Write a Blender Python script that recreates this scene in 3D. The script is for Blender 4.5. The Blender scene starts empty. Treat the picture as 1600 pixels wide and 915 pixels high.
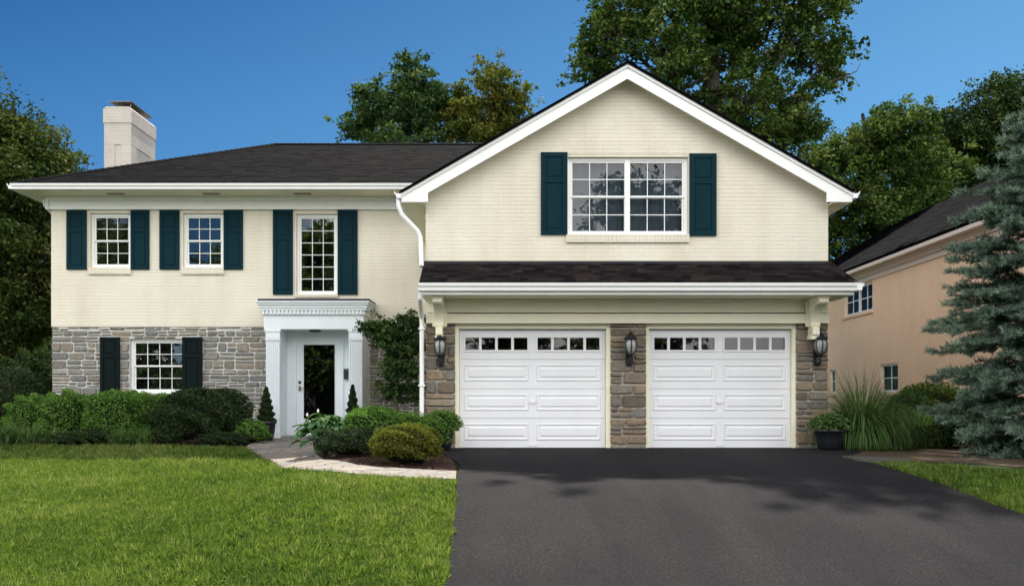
import bpy, bmesh, math, random
import numpy as np
from mathutils import Vector, Matrix

random.seed(7)
RNG = np.random.default_rng(11)
scene = bpy.context.scene
COL = scene.collection
R = math.radians

# ------------------------------------------------------------------ camera
CZ, F, HX, HY = 1.6, 1400.0, 800.0, 625.0      # eye height, focal length (px of the photo), principal point
cam = bpy.data.cameras.new("camera")
cam.sensor_width = 36
cam.lens = F / 1600 * 36
cam.shift_y = (HY - 457.5) / 1600
cam.clip_end = 3000
co = bpy.data.objects.new("camera", cam)
co.location = (0, 0, CZ)
co.rotation_euler = (R(90), 0, 0)
COL.objects.link(co)
scene.camera = co

# ------------------------------------------------------------------ light
SUN_EL, SUN_AZ = 52.0, 5.0                     # azimuth: degrees to the right of straight behind the house
w = bpy.data.worlds.new("World")
scene.world = w
w.use_nodes = True
nt = w.node_tree
nt.nodes.clear()
sky = nt.nodes.new('ShaderNodeTexSky')
sky.sky_type = 'NISHITA'
sky.sun_disc = False
sky.sun_elevation = R(SUN_EL)
sky.sun_rotation = R(SUN_AZ)
sky.altitude = 200
sky.air_density = 1.0
sky.dust_density = 0.15
sky.ozone_density = 3.0
bg = nt.nodes.new('ShaderNodeBackground')
bg.inputs[1].default_value = 0.06
wo = nt.nodes.new('ShaderNodeOutputWorld')
# unseen bright clouds added behind the camera to light the shaded front
tc = nt.nodes.new('ShaderNodeTexCoord')
sep = nt.nodes.new('ShaderNodeSeparateXYZ')
nt.links.new(tc.outputs['Generated'], sep.inputs[0])
noi = nt.nodes.new('ShaderNodeTexNoise')
noi.inputs['Scale'].default_value = 2.3
noi.inputs['Detail'].default_value = 7
noi.inputs['Roughness'].default_value = .55
nt.links.new(tc.outputs['Generated'], noi.inputs['Vector'])
cr = nt.nodes.new('ShaderNodeMapRange')
cr.inputs[1].default_value = .36; cr.inputs[2].default_value = .50
cr.interpolation_type = 'SMOOTHSTEP'
nt.links.new(noi.outputs[0], cr.inputs[0])
fr = nt.nodes.new('ShaderNodeMapRange')
fr.inputs[1].default_value = .42; fr.inputs[2].default_value = .64
fr.interpolation_type = 'SMOOTHSTEP'
dt = nt.nodes.new('ShaderNodeVectorMath'); dt.operation = 'DOT_PRODUCT'
dt.inputs[1].default_value = (.60, -.80, 0)
ab = nt.nodes.new('ShaderNodeVectorMath'); ab.operation = 'ABSOLUTE'; nt.links.new(tc.outputs['Generated'], ab.inputs[0])
sa = nt.nodes.new('ShaderNodeSeparateXYZ'); nt.links.new(ab.outputs[0], sa.inputs[0])
cmb = nt.nodes.new('ShaderNodeCombineXYZ'); nt.links.new(sa.outputs[0], cmb.inputs[0]); nt.links.new(sep.outputs[1], cmb.inputs[1])
nt.links.new(cmb.outputs[0], dt.inputs[0])
nt.links.new(dt.outputs['Value'], fr.inputs[0])
mu = nt.nodes.new('ShaderNodeMath'); mu.operation = 'MULTIPLY'
nt.links.new(cr.outputs[0], mu.inputs[0]); nt.links.new(fr.outputs[0], mu.inputs[1])
tint = nt.nodes.new('ShaderNodeMix'); tint.data_type = 'RGBA'; tint.blend_type = 'MULTIPLY'
tint.inputs[0].default_value = 1.0
tint.inputs[7].default_value = (.092, .28, .455, 1)
nt.links.new(sky.outputs[0], tint.inputs[6])
hzr = nt.nodes.new('ShaderNodeVectorMath'); hzr.operation = 'DOT_PRODUCT'; hzr.inputs[1].default_value = (.55, .0, -1.25)
nt.links.new(tc.outputs['Generated'], hzr.inputs[0])
hzm = nt.nodes.new('ShaderNodeMapRange'); hzm.inputs[1].default_value = -.75; hzm.inputs[2].default_value = .22; hzm.inputs[3].default_value = 0; hzm.inputs[4].default_value = .85
nt.links.new(hzr.outputs['Value'], hzm.inputs[0])
hz = nt.nodes.new('ShaderNodeMix'); hz.data_type = 'RGBA'; hz.inputs[7].default_value = (1.75, 4.3, 7.2, 1)
nt.links.new(hzm.outputs[0], hz.inputs[0]); nt.links.new(tint.outputs[2], hz.inputs[6])
mx = nt.nodes.new('ShaderNodeMix'); mx.data_type = 'RGBA'
mx.inputs[7].default_value = (21.5, 21.3, 20.8, 1)
nt.links.new(mu.outputs[0], mx.inputs[0])
nt.links.new(hz.outputs[2], mx.inputs[6])
nt.links.new(mx.outputs[2], bg.inputs[0])
nt.links.new(bg.outputs[0], wo.inputs[0])

sl = bpy.data.lights.new("sun", 'SUN')
sl.energy = 3.6
sl.angle = R(.5)
sl.color = (1.0, .94, .84)
so = bpy.data.objects.new("sun", sl)
d = Vector((-math.sin(R(SUN_AZ)) * math.cos(R(SUN_EL)), -math.cos(R(SUN_AZ)) * math.cos(R(SUN_EL)), -math.sin(R(SUN_EL))))
so.rotation_euler = d.to_track_quat('-Z', 'Y').to_euler()
so.location = (5, 40, 40)
COL.objects.link(so)

vs = scene.view_settings
vs.view_transform = 'Standard'; vs.look = 'None'; vs.gamma = 1; vs.use_curve_mapping = False
vs.exposure = 1.27
scene.render.engine = 'CYCLES'
scene.cycles.max_bounces = 8
scene.cycles.transparent_max_bounces = 12

# ------------------------------------------------------------------ materials
def mat(name, col=(.5, .5, .5), rough=.7, spec=.4, metal=0.0):
    m = bpy.data.materials.new(name); m.use_nodes = True
    b = m.node_tree.nodes['Principled BSDF']
    b.inputs['Base Color'].default_value = (*col, 1)
    b.inputs['Roughness'].default_value = rough
    b.inputs['Specular IOR Level'].default_value = spec
    b.inputs['Metallic'].default_value = metal
    return m

class N:
    """small node-writing helper"""
    def __init__(s, m):
        s.m = m; s.t = m.node_tree; s.b = s.t.nodes['Principled BSDF']
    def n(s, kind, **kw):
        x = s.t.nodes.new(kind)
        for k, v in kw.items():
            if k.startswith('i_'):
                x.inputs[k[2:].replace('_', ' ')].default_value = v
            else:
                setattr(x, k, v)
        return x
    def l(s, a, b): s.t.links.new(a, b)
    def geo(s):
        return s.n('ShaderNodeNewGeometry')
    def pos(s, sc=(1, 1, 1)):
        g = s.geo(); m = s.n('ShaderNodeMapping'); m.inputs['Scale'].default_value = sc
        s.l(g.outputs['Position'], m.inputs[0]); return m.outputs[0]
    def noise(s, scale, detail=4, rough=.55, sc=(1, 1, 1)):
        x = s.n('ShaderNodeTexNoise'); x.inputs['Scale'].default_value = scale
        x.inputs['Detail'].default_value = detail; x.inputs['Roughness'].default_value = rough
        s.l(s.pos(sc), x.inputs['Vector']); return x.outputs[0]
    def ramp(s, src, stops, interp='LINEAR'):
        x = s.n('ShaderNodeValToRGB'); e = x.color_ramp.elements; x.color_ramp.interpolation = interp
        while len(e) < len(stops): e.new(.5)
        for i, (p, c) in enumerate(stops):
            e[i].position = p; e[i].color = (*c, 1) if len(c) == 3 else c
        s.l(src, x.inputs[0]); return x.outputs[0]
    def mix(s, fac, a, b, mode='MIX'):
        x = s.n('ShaderNodeMix', data_type='RGBA', blend_type=mode)
        for i, v in ((0, fac), (6, a), (7, b)):
            if isinstance(v, (int, float)): x.inputs[i].default_value = v
            elif isinstance(v, tuple): x.inputs[i].default_value = (*v, 1)
            else: s.l(v, x.inputs[i])
        return x.outputs[2]
    def math(s, op, a, b=0.0):
        x = s.n('ShaderNodeMath', operation=op)
        for i, v in ((0, a), (1, b)):
            if isinstance(v, (int, float)): x.inputs[i].default_value = v
            else: s.l(v, x.inputs[i])
        return x.outputs[0]
    def bump(s, h, strength=.3, dist=.01):
        x = s.n('ShaderNodeBump'); x.inputs['Strength'].default_value = strength
        x.inputs['Distance'].default_value = dist
        s.l(h, x.inputs['Height']); s.l(x.outputs[0], s.b.inputs['Normal'])
    def color(s, c): s.l(c, s.b.inputs['Base Color'])

def painted_brick(name, c1, c2):
    m = mat(name, c1, .62, .3); n = N(m)
    g = n.geo(); sp = n.n('ShaderNodeSeparateXYZ'); n.l(g.outputs['Position'], sp.inputs[0])
    wob = n.noise(1.6, 2)
    u = n.math('ADD', sp.outputs[0], sp.outputs[1])
    v = n.math('ADD', sp.outputs[2], n.math('MULTIPLY', n.noise(5, 2), .010))
    cb = n.n('ShaderNodeCombineXYZ'); n.l(u, cb.inputs[0]); n.l(v, cb.inputs[1])
    br = n.n('ShaderNodeTexBrick')
    br.inputs['Scale'].default_value = 1
    br.inputs['Brick Width'].default_value = .215
    br.inputs['Row Height'].default_value = .0735
    br.inputs['Mortar Size'].default_value = .0055
    br.inputs['Mortar Smooth'].default_value = .35
    br.inputs['Color1'].default_value = (0, 0, 0, 1); br.inputs['Color2'].default_value = (1, 1, 1, 1)
    n.l(cb.outputs[0], br.inputs['Vector'])
    base = n.mix(n.ramp(wob, [(.3, (0, 0, 0)), (.7, (1, 1, 1))]), c1, c2)
    # each brick a little different, joints with grime where paint has thinned
    var = n.ramp(br.outputs['Color'], [(0, (.975, .975, .972)), (1, (1, 1, 1))])
    base = n.mix(1.0, base, var, 'MULTIPLY')
    gr = n.ramp(n.noise(9, 4, .7, (.35, .35, 1.8)), [(.42, (0, 0, 0)), (.62, (1, 1, 1))])
    fz_ = n.math('FRACT', n.math('DIVIDE', v, .0735))
    hz_ = n.ramp(fz_, [(0, (1, 1, 1)), (.07, (.9, .9, .9)), (.12, (0, 0, 0)), (.93, (0, 0, 0)), (1, (1, 1, 1))])
    f = n.math('MULTIPLY', hz_, n.math('ADD', n.math('MULTIPLY', gr, .34), .12))
    f = n.math('ADD', f, n.math('MULTIPLY', br.outputs['Fac'], .05))
    base = n.mix(f, base, tuple(x * .52 for x in c2))
    stn = n.ramp(n.noise(.9, 6, .65, (1.5, 1.5, .35)), [(.33, (.90, .885, .86)), (.60, (1, 1, 1))])
    n.color(n.mix(1.0, base, stn, 'MULTIPLY'))
    h = n.math('ADD', n.math('MULTIPLY', br.outputs['Fac'], -1.0), n.math('MULTIPLY', n.noise(45, 5, .7), .6))
    n.bump(h, .55, .008)
    return m

M = {}
M['brick'] = painted_brick('cream_painted_brick', (.785, .74, .625), (.755, .71, .60))
M['brick_chimney'] = painted_brick('cream_painted_chimney', (.60, .55, .50), (.52, .48, .44))

def paint(name, c, rough=.45, dirt=.06):
    m = mat(name, c, rough, .4 if max(c) > .2 else .12); n = N(m)
    x = n.ramp(n.noise(2.2, 6, .7, (1, 1, .5)), [(.3, tuple(v * (1 - dirt) for v in c)), (.65, c)])
    n.color(x); n.bump(n.noise(60, 3), .08, .003)
    return m
M['white'] = paint('white_trim_paint', (.88, .89, .89))
M['cream'] = paint('bounce_tinted_cream_paint', (.88, .845, .66))  # cream trim with warm bounce light mixed into its colour
M['soffit'] = paint('bounce_tinted_soffit_paint', (.90, .87, .68))  # yellow stands for warm bounce light, put into the soffit colour
M['door_white'] = paint('white_garage_door_enamel', (.78, .79, .83), .38, .04)
M['porch_white'] = paint('cool_white_porch_paint', (.76, .82, .86), .42)
M['shutter'] = paint('dark_teal_shutter_paint', (.0012, .024, .036), .7, .2)
M['shutter_dark'] = paint('blackish_green_shutter_paint', (.002, .008, .009), .7, .2)
M['black'] = mat('black_cast_iron', (.012, .012, .014), .38, .5)
M['pot'] = mat('dark_glazed_pot', (.014, .016, .024), .3, .5)
M['metal'] = mat('weathered_chimney_metal', (.22, .20, .20), .55, .5, .6)
M['brass'] = mat('aged_brass', (.30, .20, .10), .35, .5, .9)
M['steel'] = mat('satin_steel', (.6, .6, .6), .3, .5, .9)
M['membrane'] = mat('black_porch_membrane', (.02, .022, .03), .6)
M['concrete'] = paint('grey_step_concrete', (.26, .27, .27), .85, .25)
M['peach'] = paint('peach_stucco', (.94, .655, .465), .85, .10)
N(M['peach']).bump(N(M['peach']).noise(28, 6, .75), .6, .02)
M['neighbour_trim'] = paint('pinkish_white_trim', (.78, .66, .60), .6)
M['vent'] = mat('dull_soffit_vent', (.30, .24, .20), .8)
M['reflection_curtain'] = paint('reflection_blue_grey', (.27, .33, .41), .9, .2)  # cloth tinted blue-grey to carry the sky reflection of the gable panes
M['slat'] = mat('pale_blind_slat', (.60, .62, .66), .6)
M['room'] = mat('plain_interior_plaster', (.30, .28, .26), .9)
M['frostglass'] = mat('seeded_lantern_glass', (.30, .31, .30), .18, .6)
M['bark'] = mat('grey_brown_bark', (.07, .055, .045), .9)
n = N(M['bark'])
n.color(n.ramp(n.noise(6, 6, .7, (3, 3, .7)), [(.3, (.035, .028, .022)), (.7, (.13, .11, .09))]))
n.bump(n.noise(14, 5, .7, (3, 3, .6)), .8, .03)

def glass(name, tintc, ior, rough=.004):
    m = bpy.data.materials.new(name); m.use_nodes = True; t = m.node_tree; t.nodes.clear()
    o = t.nodes.new('ShaderNodeOutputMaterial'); mx_ = t.nodes.new('ShaderNodeMixShader')
    tr = t.nodes.new('ShaderNodeBsdfTransparent'); gl = t.nodes.new('ShaderNodeBsdfGlossy'); fz = t.nodes.new('ShaderNodeFresnel')
    tr.inputs[0].default_value = (*tintc, 1); gl.inputs['Roughness'].default_value = rough
    fz.inputs['IOR'].default_value = ior
    nz = t.nodes.new('ShaderNodeTexNoise'); nz.inputs['Scale'].default_value = 1.3
    g = t.nodes.new('ShaderNodeNewGeometry'); t.links.new(g.outputs['Position'], nz.inputs['Vector'])
    bp = t.nodes.new('ShaderNodeBump'); bp.inputs['Strength'].default_value = .04; bp.inputs['Distance'].default_value = .04
    t.links.new(nz.outputs[0], bp.inputs['Height']); t.links.new(bp.outputs[0], gl.inputs['Normal'])
    t.links.new(fz.outputs[0], mx_.inputs[0]); t.links.new(tr.outputs[0], mx_.inputs[1]); t.links.new(gl.outputs[0], mx_.inputs[2])
    t.links.new(mx_.outputs[0], o.inputs[0])
    return m
M['glass'] = glass('window_glass', (.66, .70, .72), 2.6)
M['glass_door'] = glass('dark_door_glass', (.35, .38, .38), 2.4)
M['glass_soft'] = glass('soft_reflecting_glass', (.66, .70, .72), 1.72)
M['glass_dull'] = glass('dull_window_glass', (.22, .24, .25), 1.12, .05)  # dark, weakly reflecting glass of the neighbouring windows

def stone(name, cols, bumpd=.02):
    m = mat(name, cols[0], .85, .25); n = N(m)
    g = n.geo()
    base = n.ramp(g.outputs['Random Per Island'], [(i / (len(cols) - 1), c) for i, c in enumerate(cols)])
    mot = n.ramp(n.noise(14, 6, .7), [(.3, (.62, .62, .64)), (.55, (1, .98, .95)), (.75, (1.3, 1.25, 1.15))])
    n.color(n.mix(1.0, base, mot, 'MULTIPLY'))
    n.bump(n.noise(22, 7, .72), .9, bumpd)
    return m
M['stone'] = stone('grey_tan_fieldstone', [(.20, .20, .20), (.27, .26, .235), (.18, .19, .20), (.31, .285, .24), (.23, .215, .19), (.26, .26, .25), (.31, .26, .205), (.17, .168, .163)])
M['stone_brown'] = stone('mixed_tan_fieldstone', [(.25, .19, .14), (.18, .175, .165), (.31, .25, .18), (.15, .13, .11), (.27, .20, .14), (.22, .215, .20), (.30, .225, .16), (.19, .155, .12)], .03)
M['mortar_tan'] = mat('tan_mortar', (.40, .37, .32), .9)
M['mortar'] = mat('pale_raised_mortar', (.6, .6, .58), .9)
n = N(M['mortar']); n.color(n.ramp(n.noise(8, 5), [(.3, (.46, .455, .43)), (.7, (.66, .66, .64))])); n.bump(n.noise(60, 4), .5, .006)

def shingle(name, cols):
    m = mat(name, cols[0], .95, .03); n = N(m); g = n.geo()
    b = n.ramp(g.outputs['Random Per Island'], [(i / (len(cols) - 1), c) for i, c in enumerate(cols)])
    b = n.mix(1.0, b, n.ramp(n.noise(140, 2, .8), [(.35, (.6, .6, .6)), (.7, (1.5, 1.5, 1.5))]), 'MULTIPLY')
    b = n.mix(1.0, b, n.ramp(n.noise(.8, 4, .6), [(.3, (.8, .8, .82)), (.7, (1.15, 1.1, 1.1))]), 'MULTIPLY')
    n.color(b); n.bump(n.noise(160, 3, .8), .6, .004)
    return m
M['shingle'] = shingle('charcoal_roof_shingle', [(0.0018, 0.0018, 0.0030), (0.0036, 0.0036, 0.0048), (0.0024, 0.0024, 0.0036), (0.0054, 0.0054, 0.0066), (0.0024, 0.0030, 0.0036)])
M['shingle_pent'] = shingle('black_brown_shingle', [(.010, .009, .010), (.022, .019, .019), (.007, .007, .009), (.034, .027, .025), (.015, .014, .015)])

# asphalt
m = M['asphalt'] = mat('asphalt', (.05, .05, .05), .92, .08); n = N(m)
big = n.ramp(n.noise(.55, 5, .6, (1, .6, 1)), [(.3, (.0155, .0148, .0165)), (.7, (.0255, .0238, .0255))])
spk = n.ramp(n.noise(48, 6, .9), [(.36, (.30, .30, .31)), (.52, (1, 1, 1)), (.64, (2.2, 2.1, 2.1))])
trk = n.ramp(n.noise(1.0, 4, .6, (1.7, .16, 1)), [(.36, (.84, .84, .86)), (.5, (1, 1, 1)), (.64, (1.14, 1.12, 1.10))])
n.color(n.mix(1.0, n.mix(1.0, big, trk, 'MULTIPLY'), spk, 'MULTIPLY'))
n.bump(n.noise(150, 3, .7), .8, .006)
# soil below the lawn, mulch, soil
m = M['lawn_soil'] = mat('lawn_thatch', (.05, .06, .02), .95, .1); n = N(m)
n.color(n.ramp(n.noise(3.0, 8, .75), [(.3, (.018, .030, .008)), (.55, (.035, .055, .014)), (.75, (.055, .072, .02))]))
n.bump(n.noise(60, 5, .8), 1.0, .03)
m = M['mulch'] = mat('bark_mulch', (.05, .03, .02), .95, .15); n = N(m)
vo = n.n('ShaderNodeTexVoronoi'); vo.inputs['Scale'].default_value = 42; n.l(n.pos((1, 2.2, 1)), vo.inputs['Vector'])
n.color(n.ramp(vo.outputs['Color'], [(.1, (.022, .014, .010)), (.5, (.075, .042, .028)), (.85, (.17, .10, .07))]))
n.bump(vo.outputs['Distance'], 1.0, .03)
m = M['flag'] = mat('flagstone_paving', (.3, .3, .3), .8, .3); n = N(m)
vo = n.n('ShaderNodeTexVoronoi'); vo.inputs['Scale'].default_value = 2.1; n.l(n.pos((1, 1.5, 1)), vo.inputs['Vector'])
ve = n.n('ShaderNodeTexVoronoi', feature='DISTANCE_TO_EDGE'); ve.inputs['Scale'].default_value = 2.1; n.l(n.pos((1, 1.5, 1)), ve.inputs['Vector'])
fc = n.ramp(vo.outputs['Color'], [(.15, (.18, .185, .19)), (.5, (.26, .225, .19)), (.85, (.31, .265, .22))])
fc = n.mix(1.0, fc, n.ramp(n.noise(7, 7, .75), [(.3, (.55, .55, .56)), (.6, (1.05, 1.05, 1.05))]), 'MULTIPLY')
jf = n.ramp(ve.outputs[0], [(.0, (1, 1, 1)), (.035, (0, 0, 0))])
n.color(n.mix(jf, fc, (.07, .065, .05)))
n.bump(n.math('ADD', n.ramp(ve.outputs[0], [(0, (0, 0, 0)), (.05, (1, 1, 1))]), n.noise(18, 6)), .7, .02)
m = M['soil_shaded'] = mat('shade_darkened_soil', (.22, .17, .13), .95, .1); n = N(m)  # brown soil, darkened in colour for the shade of spruce and house
n.color(n.ramp(n.noise(4, 7, .7), [(.3, (.045, .032, .022)), (.7, (.12, .088, .062))])); n.bump(n.noise(30, 5), .8, .02)

def leafmat(name, stops, trans=.35, rough=.6, transcol=None):
    """colour comes from a per-leaf random value; thin leaves let some light through"""
    m = mat(name, stops[0], .8, .07); n = N(m)
    at = n.n('ShaderNodeAttribute'); at.attribute_name = 'tint'
    c = n.ramp(at.outputs['Fac'], [(i / (len(stops) - 1), s) for i, s in enumerate(stops)])
    n.color(c)
    if trans > 0:
        tr = n.n('ShaderNodeBsdfTranslucent'); ms = n.n('ShaderNodeMixShader'); ms.inputs[0].default_value = trans
        n.l(n.mix(1.0, c, transcol or (1.15, 1.25, .55), 'MULTIPLY'), tr.inputs[0])
        out = [x for x in n.t.nodes if x.type == 'OUTPUT_MATERIAL'][0]
        n.l(n.b.outputs[0], ms.inputs[1]); n.l(tr.outputs[0], ms.inputs[2]); n.l(ms.outputs[0], out.inputs[0])
    return m
M['grass'] = leafmat('grass_blade', [(.040, .078, .016), (.082, .140, .028), (.128, .195, .038), (.20, .25, .065), (.34, .34, .16)], .36, .5)
M['leaf_oak'] = leafmat('dark_oak_leaf', [(0.027, 0.057, 0.015), (0.053, 0.098, 0.022), (0.088, 0.140, 0.033), (0.163, 0.206, 0.056)], .16)
M['leaf_maple'] = leafmat('broad_green_leaf', [(0.027, 0.057, 0.022), (0.050, 0.095, 0.033), (0.077, 0.138, 0.043), (0.138, 0.194, 0.062)], .18)
M['leaf_yellow'] = leafmat('yellowing_leaf', [(0.054, 0.082, 0.017), (0.102, 0.132, 0.026), (0.156, 0.168, 0.036), (0.228, 0.204, 0.054)], .22)
M['leaf_street'] = leafmat('bright_green_leaf', [(.04, .08, .02), (.08, .13, .03), (.12, .18, .04), (.18, .22, .06)], .2)  # brighter yellow-green leaf for street trees and loose shrubs
M['leaf_dark'] = leafmat('deep_green_leaf', [(0.015, 0.033, 0.013), (0.027, 0.053, 0.018), (0.045, 0.075, 0.022), (0.081, 0.112, 0.033)], .12)  # dark green leaf tones
M['leaf_bronze'] = leafmat('olive_leaf', [(0.026, 0.049, 0.014), (0.049, 0.078, 0.020), (0.080, 0.107, 0.026), (0.131, 0.145, 0.043)], .14)
M['leaf_box'] = leafmat('boxwood_leaf', [(0.048, 0.110, 0.026), (0.083, 0.174, 0.033), (0.120, 0.238, 0.046), (0.184, 0.313, 0.064)], .22)
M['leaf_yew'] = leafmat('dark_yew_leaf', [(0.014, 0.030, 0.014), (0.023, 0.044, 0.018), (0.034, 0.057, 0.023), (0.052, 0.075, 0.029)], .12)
M['leaf_gold'] = leafmat('golden_olive_leaf', [(0.057, 0.078, 0.013), (0.093, 0.114, 0.018), (0.135, 0.145, 0.026), (0.186, 0.176, 0.041)], .3)
M['leaf_hosta'] = leafmat('hosta_leaf', [(.03, .085, .03), (.045, .115, .04), (.06, .135, .045), (.085, .145, .05)], .25, .35)
M['leaf_grass'] = leafmat('ornamental_grass_blade', [(0.038, 0.092, 0.028), (0.065, 0.140, 0.038), (0.108, 0.194, 0.054), (0.238, 0.292, 0.130)], .3, .4)
M['leaf_straw'] = leafmat('straw_grass_blade', [(0.085, 0.111, 0.038), (0.153, 0.162, 0.068), (0.238, 0.212, 0.111)], .35)
M['needle'] = leafmat('blue_spruce_needle', [(.016, .036, .022), (.034, .066, .044), (.075, .125, .090), (.22, .29, .23)], .12, .5, (1, 1.1, .9))
M['petal'] = mat('white_petal', (.75, .72, .70), .6)
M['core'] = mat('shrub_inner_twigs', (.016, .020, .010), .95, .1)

# ------------------------------------------------------------------ ground height and picking
def sm(t): t = max(0.0, min(1.0, t)); return t * t * (3 - 2 * t)
def interp(y, pts):
    if y <= pts[0][0]: return pts[0][1]
    for (a, za), (b, zb) in zip(pts, pts[1:]):
        if y <= b: return za + (zb - za) * (y - a) / (b - a)
    return pts[-1][1]
ZD = [(1.5, .0), (6, .16), (10.3, .63), (12.5, .69), (16.2, .70), (40, .70)]
ZL = [(1.5, .0), (6.5, .13), (15.4, .585), (17.3, .72), (40, .74)]
def gz(x, y):
    t = sm((x + 4.2) / 1.8)
    return interp(y, ZL) * (1 - t) + interp(y, ZD) * t
def G(px, py, lift=0.0):
    """point of the ground seen at photo pixel px, py"""
    lo, hi = 2.0, 60.0
    for _ in range(50):
        D = (lo + hi) / 2
        x = (px - HX) / F * D
        z = CZ + (HY - py) / F * D
        if z > gz(x, D): lo = D
        else: hi = D
    return Vector((x, D, gz(x, D) + lift))
def PX(px, D): return (px - HX) / F * D
def PZ(py, D): return CZ + (HY - py) / F * D

# ------------------------------------------------------------------ builders
def tag(o, label=None, cat=None, group=None, kind=None):
    if label: o['label'] = label
    if cat: o['category'] = cat
    if group: o['group'] = group
    if kind: o['kind'] = kind
    return o
def thing(name, label, cat, loc, group=None):
    o = bpy.data.objects.new(name, None); o.location = loc; o.empty_display_size = .2
    COL.objects.link(o)
    return tag(o, label, cat, group)
def org(o):
    v = Vector((0, 0, 0))
    while o is not None: v += Vector(o.location); o = o.parent
    return v

class MB:
    def __init__(s): s.v = []; s.f = []; s.m = []
    def add(s, verts, faces, mi=0):
        k = len(s.v); s.v += [tuple(p) for p in verts]
        s.f += [tuple(i + k for i in f) for f in faces]; s.m += [mi] * len(faces)
    def box(s, x0, x1, y0, y1, z0, z1, mi=0):
        v = [(x, y, z) for x in (x0, x1) for y in (y0, y1) for z in (z0, z1)]
        s.add(v, [(0, 1, 3, 2), (4, 6, 7, 5), (0, 4, 5, 1), (2, 3, 7, 6), (0, 2, 6, 4), (1, 5, 7, 3)], mi)
    def frame(s, x0, x1, z0, z1, wd, y0, y1, wb=None, wt=None, mi=0):
        wb = wb or wd; wt = wt or wd
        s.box(x0, x0 + wd, y0, y1, z0, z1, mi); s.box(x1 - wd, x1, y0, y1, z0, z1, mi)
        s.box(x0 + wd, x1 - wd, y0, y1, z0, z0 + wb, mi); s.box(x0 + wd, x1 - wd, y0, y1, z1 - wt, z1, mi)
    def prism(s, poly, axis, a, b, mi=0):
        """poly of 2-D points extruded along 'x' (poly = y,z), 'y' (poly = x,z) or 'z' (poly = x,y)"""
        def P(p, t): return {'x': (t, p[0], p[1]), 'y': (p[0], t, p[1]), 'z': (p[0], p[1], t)}[axis]
        n_ = len(poly)
        s.add([P(p, a) for p in poly] + [P(p, b) for p in poly],
              [tuple(range(n_)), tuple(range(2 * n_ - 1, n_ - 1, -1))] + [(i, i + n_, (i + 1) % n_ + n_, (i + 1) % n_) for i in range(n_)], mi)
    def tube(s, pts, rad, seg=8, mi=0, cap=True):
        pts = [Vector(p) for p in pts]
        if not isinstance(rad, (list, tuple)): rad = [rad] * len(pts)
        rings = []; up = None
        for i, p in enumerate(pts):
            t = (pts[min(i + 1, len(pts) - 1)] - pts[max(i - 1, 0)]).normalized()
            if up is None: up = Vector((0, 0, 1)) if abs(t.z) < .9 else Vector((1, 0, 0))
            a = t.cross(up)
            if a.length < 1e-4: a = t.orthogonal()
            a.normalize(); b = t.cross(a).normalized(); up = b * -1 if False else up
            rings.append([p + (a * math.cos(2 * math.pi * k / seg) + b * math.sin(2 * math.pi * k / seg)) * rad[i] for k in range(seg)])
        v = [q for r in rings for q in r]; f = []
        for i in range(len(pts) - 1):
            for k in range(seg):
                f.append((i * seg + k, i * seg + (k + 1) % seg, (i + 1) * seg + (k + 1) % seg, (i + 1) * seg + k))
        if cap: f += [tuple(range(seg)), tuple(reversed(range((len(pts) - 1) * seg, len(pts) * seg)))]
        s.add(v, f, mi)
    def lathe(s, prof, cx, cy, seg=20, mi=0):
        v = []; f = []
        for (r, z) in prof:
            for k in range(seg):
                a = 2 * math.pi * k / seg; v.append((cx + r * math.cos(a), cy + r * math.sin(a), z))
        for i in range(len(prof) - 1):
            for k in range(seg):
                f.append((i * seg + k, i * seg + (k + 1) % seg, (i + 1) * seg + (k + 1) % seg, (i + 1) * seg + k))
        f += [tuple(reversed(range(seg))), tuple(range((len(prof) - 1) * seg, len(prof) * seg))]
        s.add(v, f, mi)
    def build(s, name, mats, parent=None, smooth=False, bevel=0.0, fix=True):
        me = bpy.data.meshes.new(name)
        o3 = org(parent)
        me.from_pydata([(p[0] - o3.x, p[1] - o3.y, p[2] - o3.z) for p in s.v], [], s.f)
        if not isinstance(mats, (list, tuple)): mats = [mats]
        for mm in mats: me.materials.append(mm)
        me.polygons.foreach_set('material_index', s.m)
        if fix:
            bm = bmesh.new(); bm.from_mesh(me); bmesh.ops.recalc_face_normals(bm, faces=bm.faces); bm.to_mesh(me); bm.free()
        if smooth: me.polygons.foreach_set('use_smooth', [True] * len(me.polygons))
        me.update()
        o = bpy.data.objects.new(name, me); COL.objects.link(o); o.parent = parent
        if bevel:
            md = o.modifiers.new('soft_edges', 'BEVEL'); md.width = bevel; md.segments = 2; md.limit_method = 'ANGLE'
        return o

def npmesh(name, V, quads, mats, parent, tintv=None, mi=None, tris=None):
    """fast mesh from numpy: V (n,3), quads (m,4)"""
    me = bpy.data.meshes.new(name)
    o3 = np.array(org(parent)) if parent is not None else np.zeros(3)
    V = (V - o3).astype(np.float32)
    me.vertices.add(len(V)); me.vertices.foreach_set('co', V.ravel())
    k = quads.shape[1]
    me.loops.add(quads.size); me.loops.foreach_set('vertex_index', quads.astype(np.int32).ravel())
    me.polygons.add(len(quads)); me.polygons.foreach_set('loop_start', np.arange(0, quads.size, k, dtype=np.int32))
    if not isinstance(mats, (list, tuple)): mats = [mats]
    for mm in mats: me.materials.append(mm)
    if mi is not None: me.polygons.foreach_set('material_index', mi.astype(np.int32))
    me.update(calc_edges=True)
    if tintv is not None:
        a = me.attributes.new('tint', 'FLOAT', 'POINT'); a.data.foreach_set('value', tintv.astype(np.float32))
    o = bpy.data.objects.new(name, me); COL.objects.link(o); o.parent = parent
    return o

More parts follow.
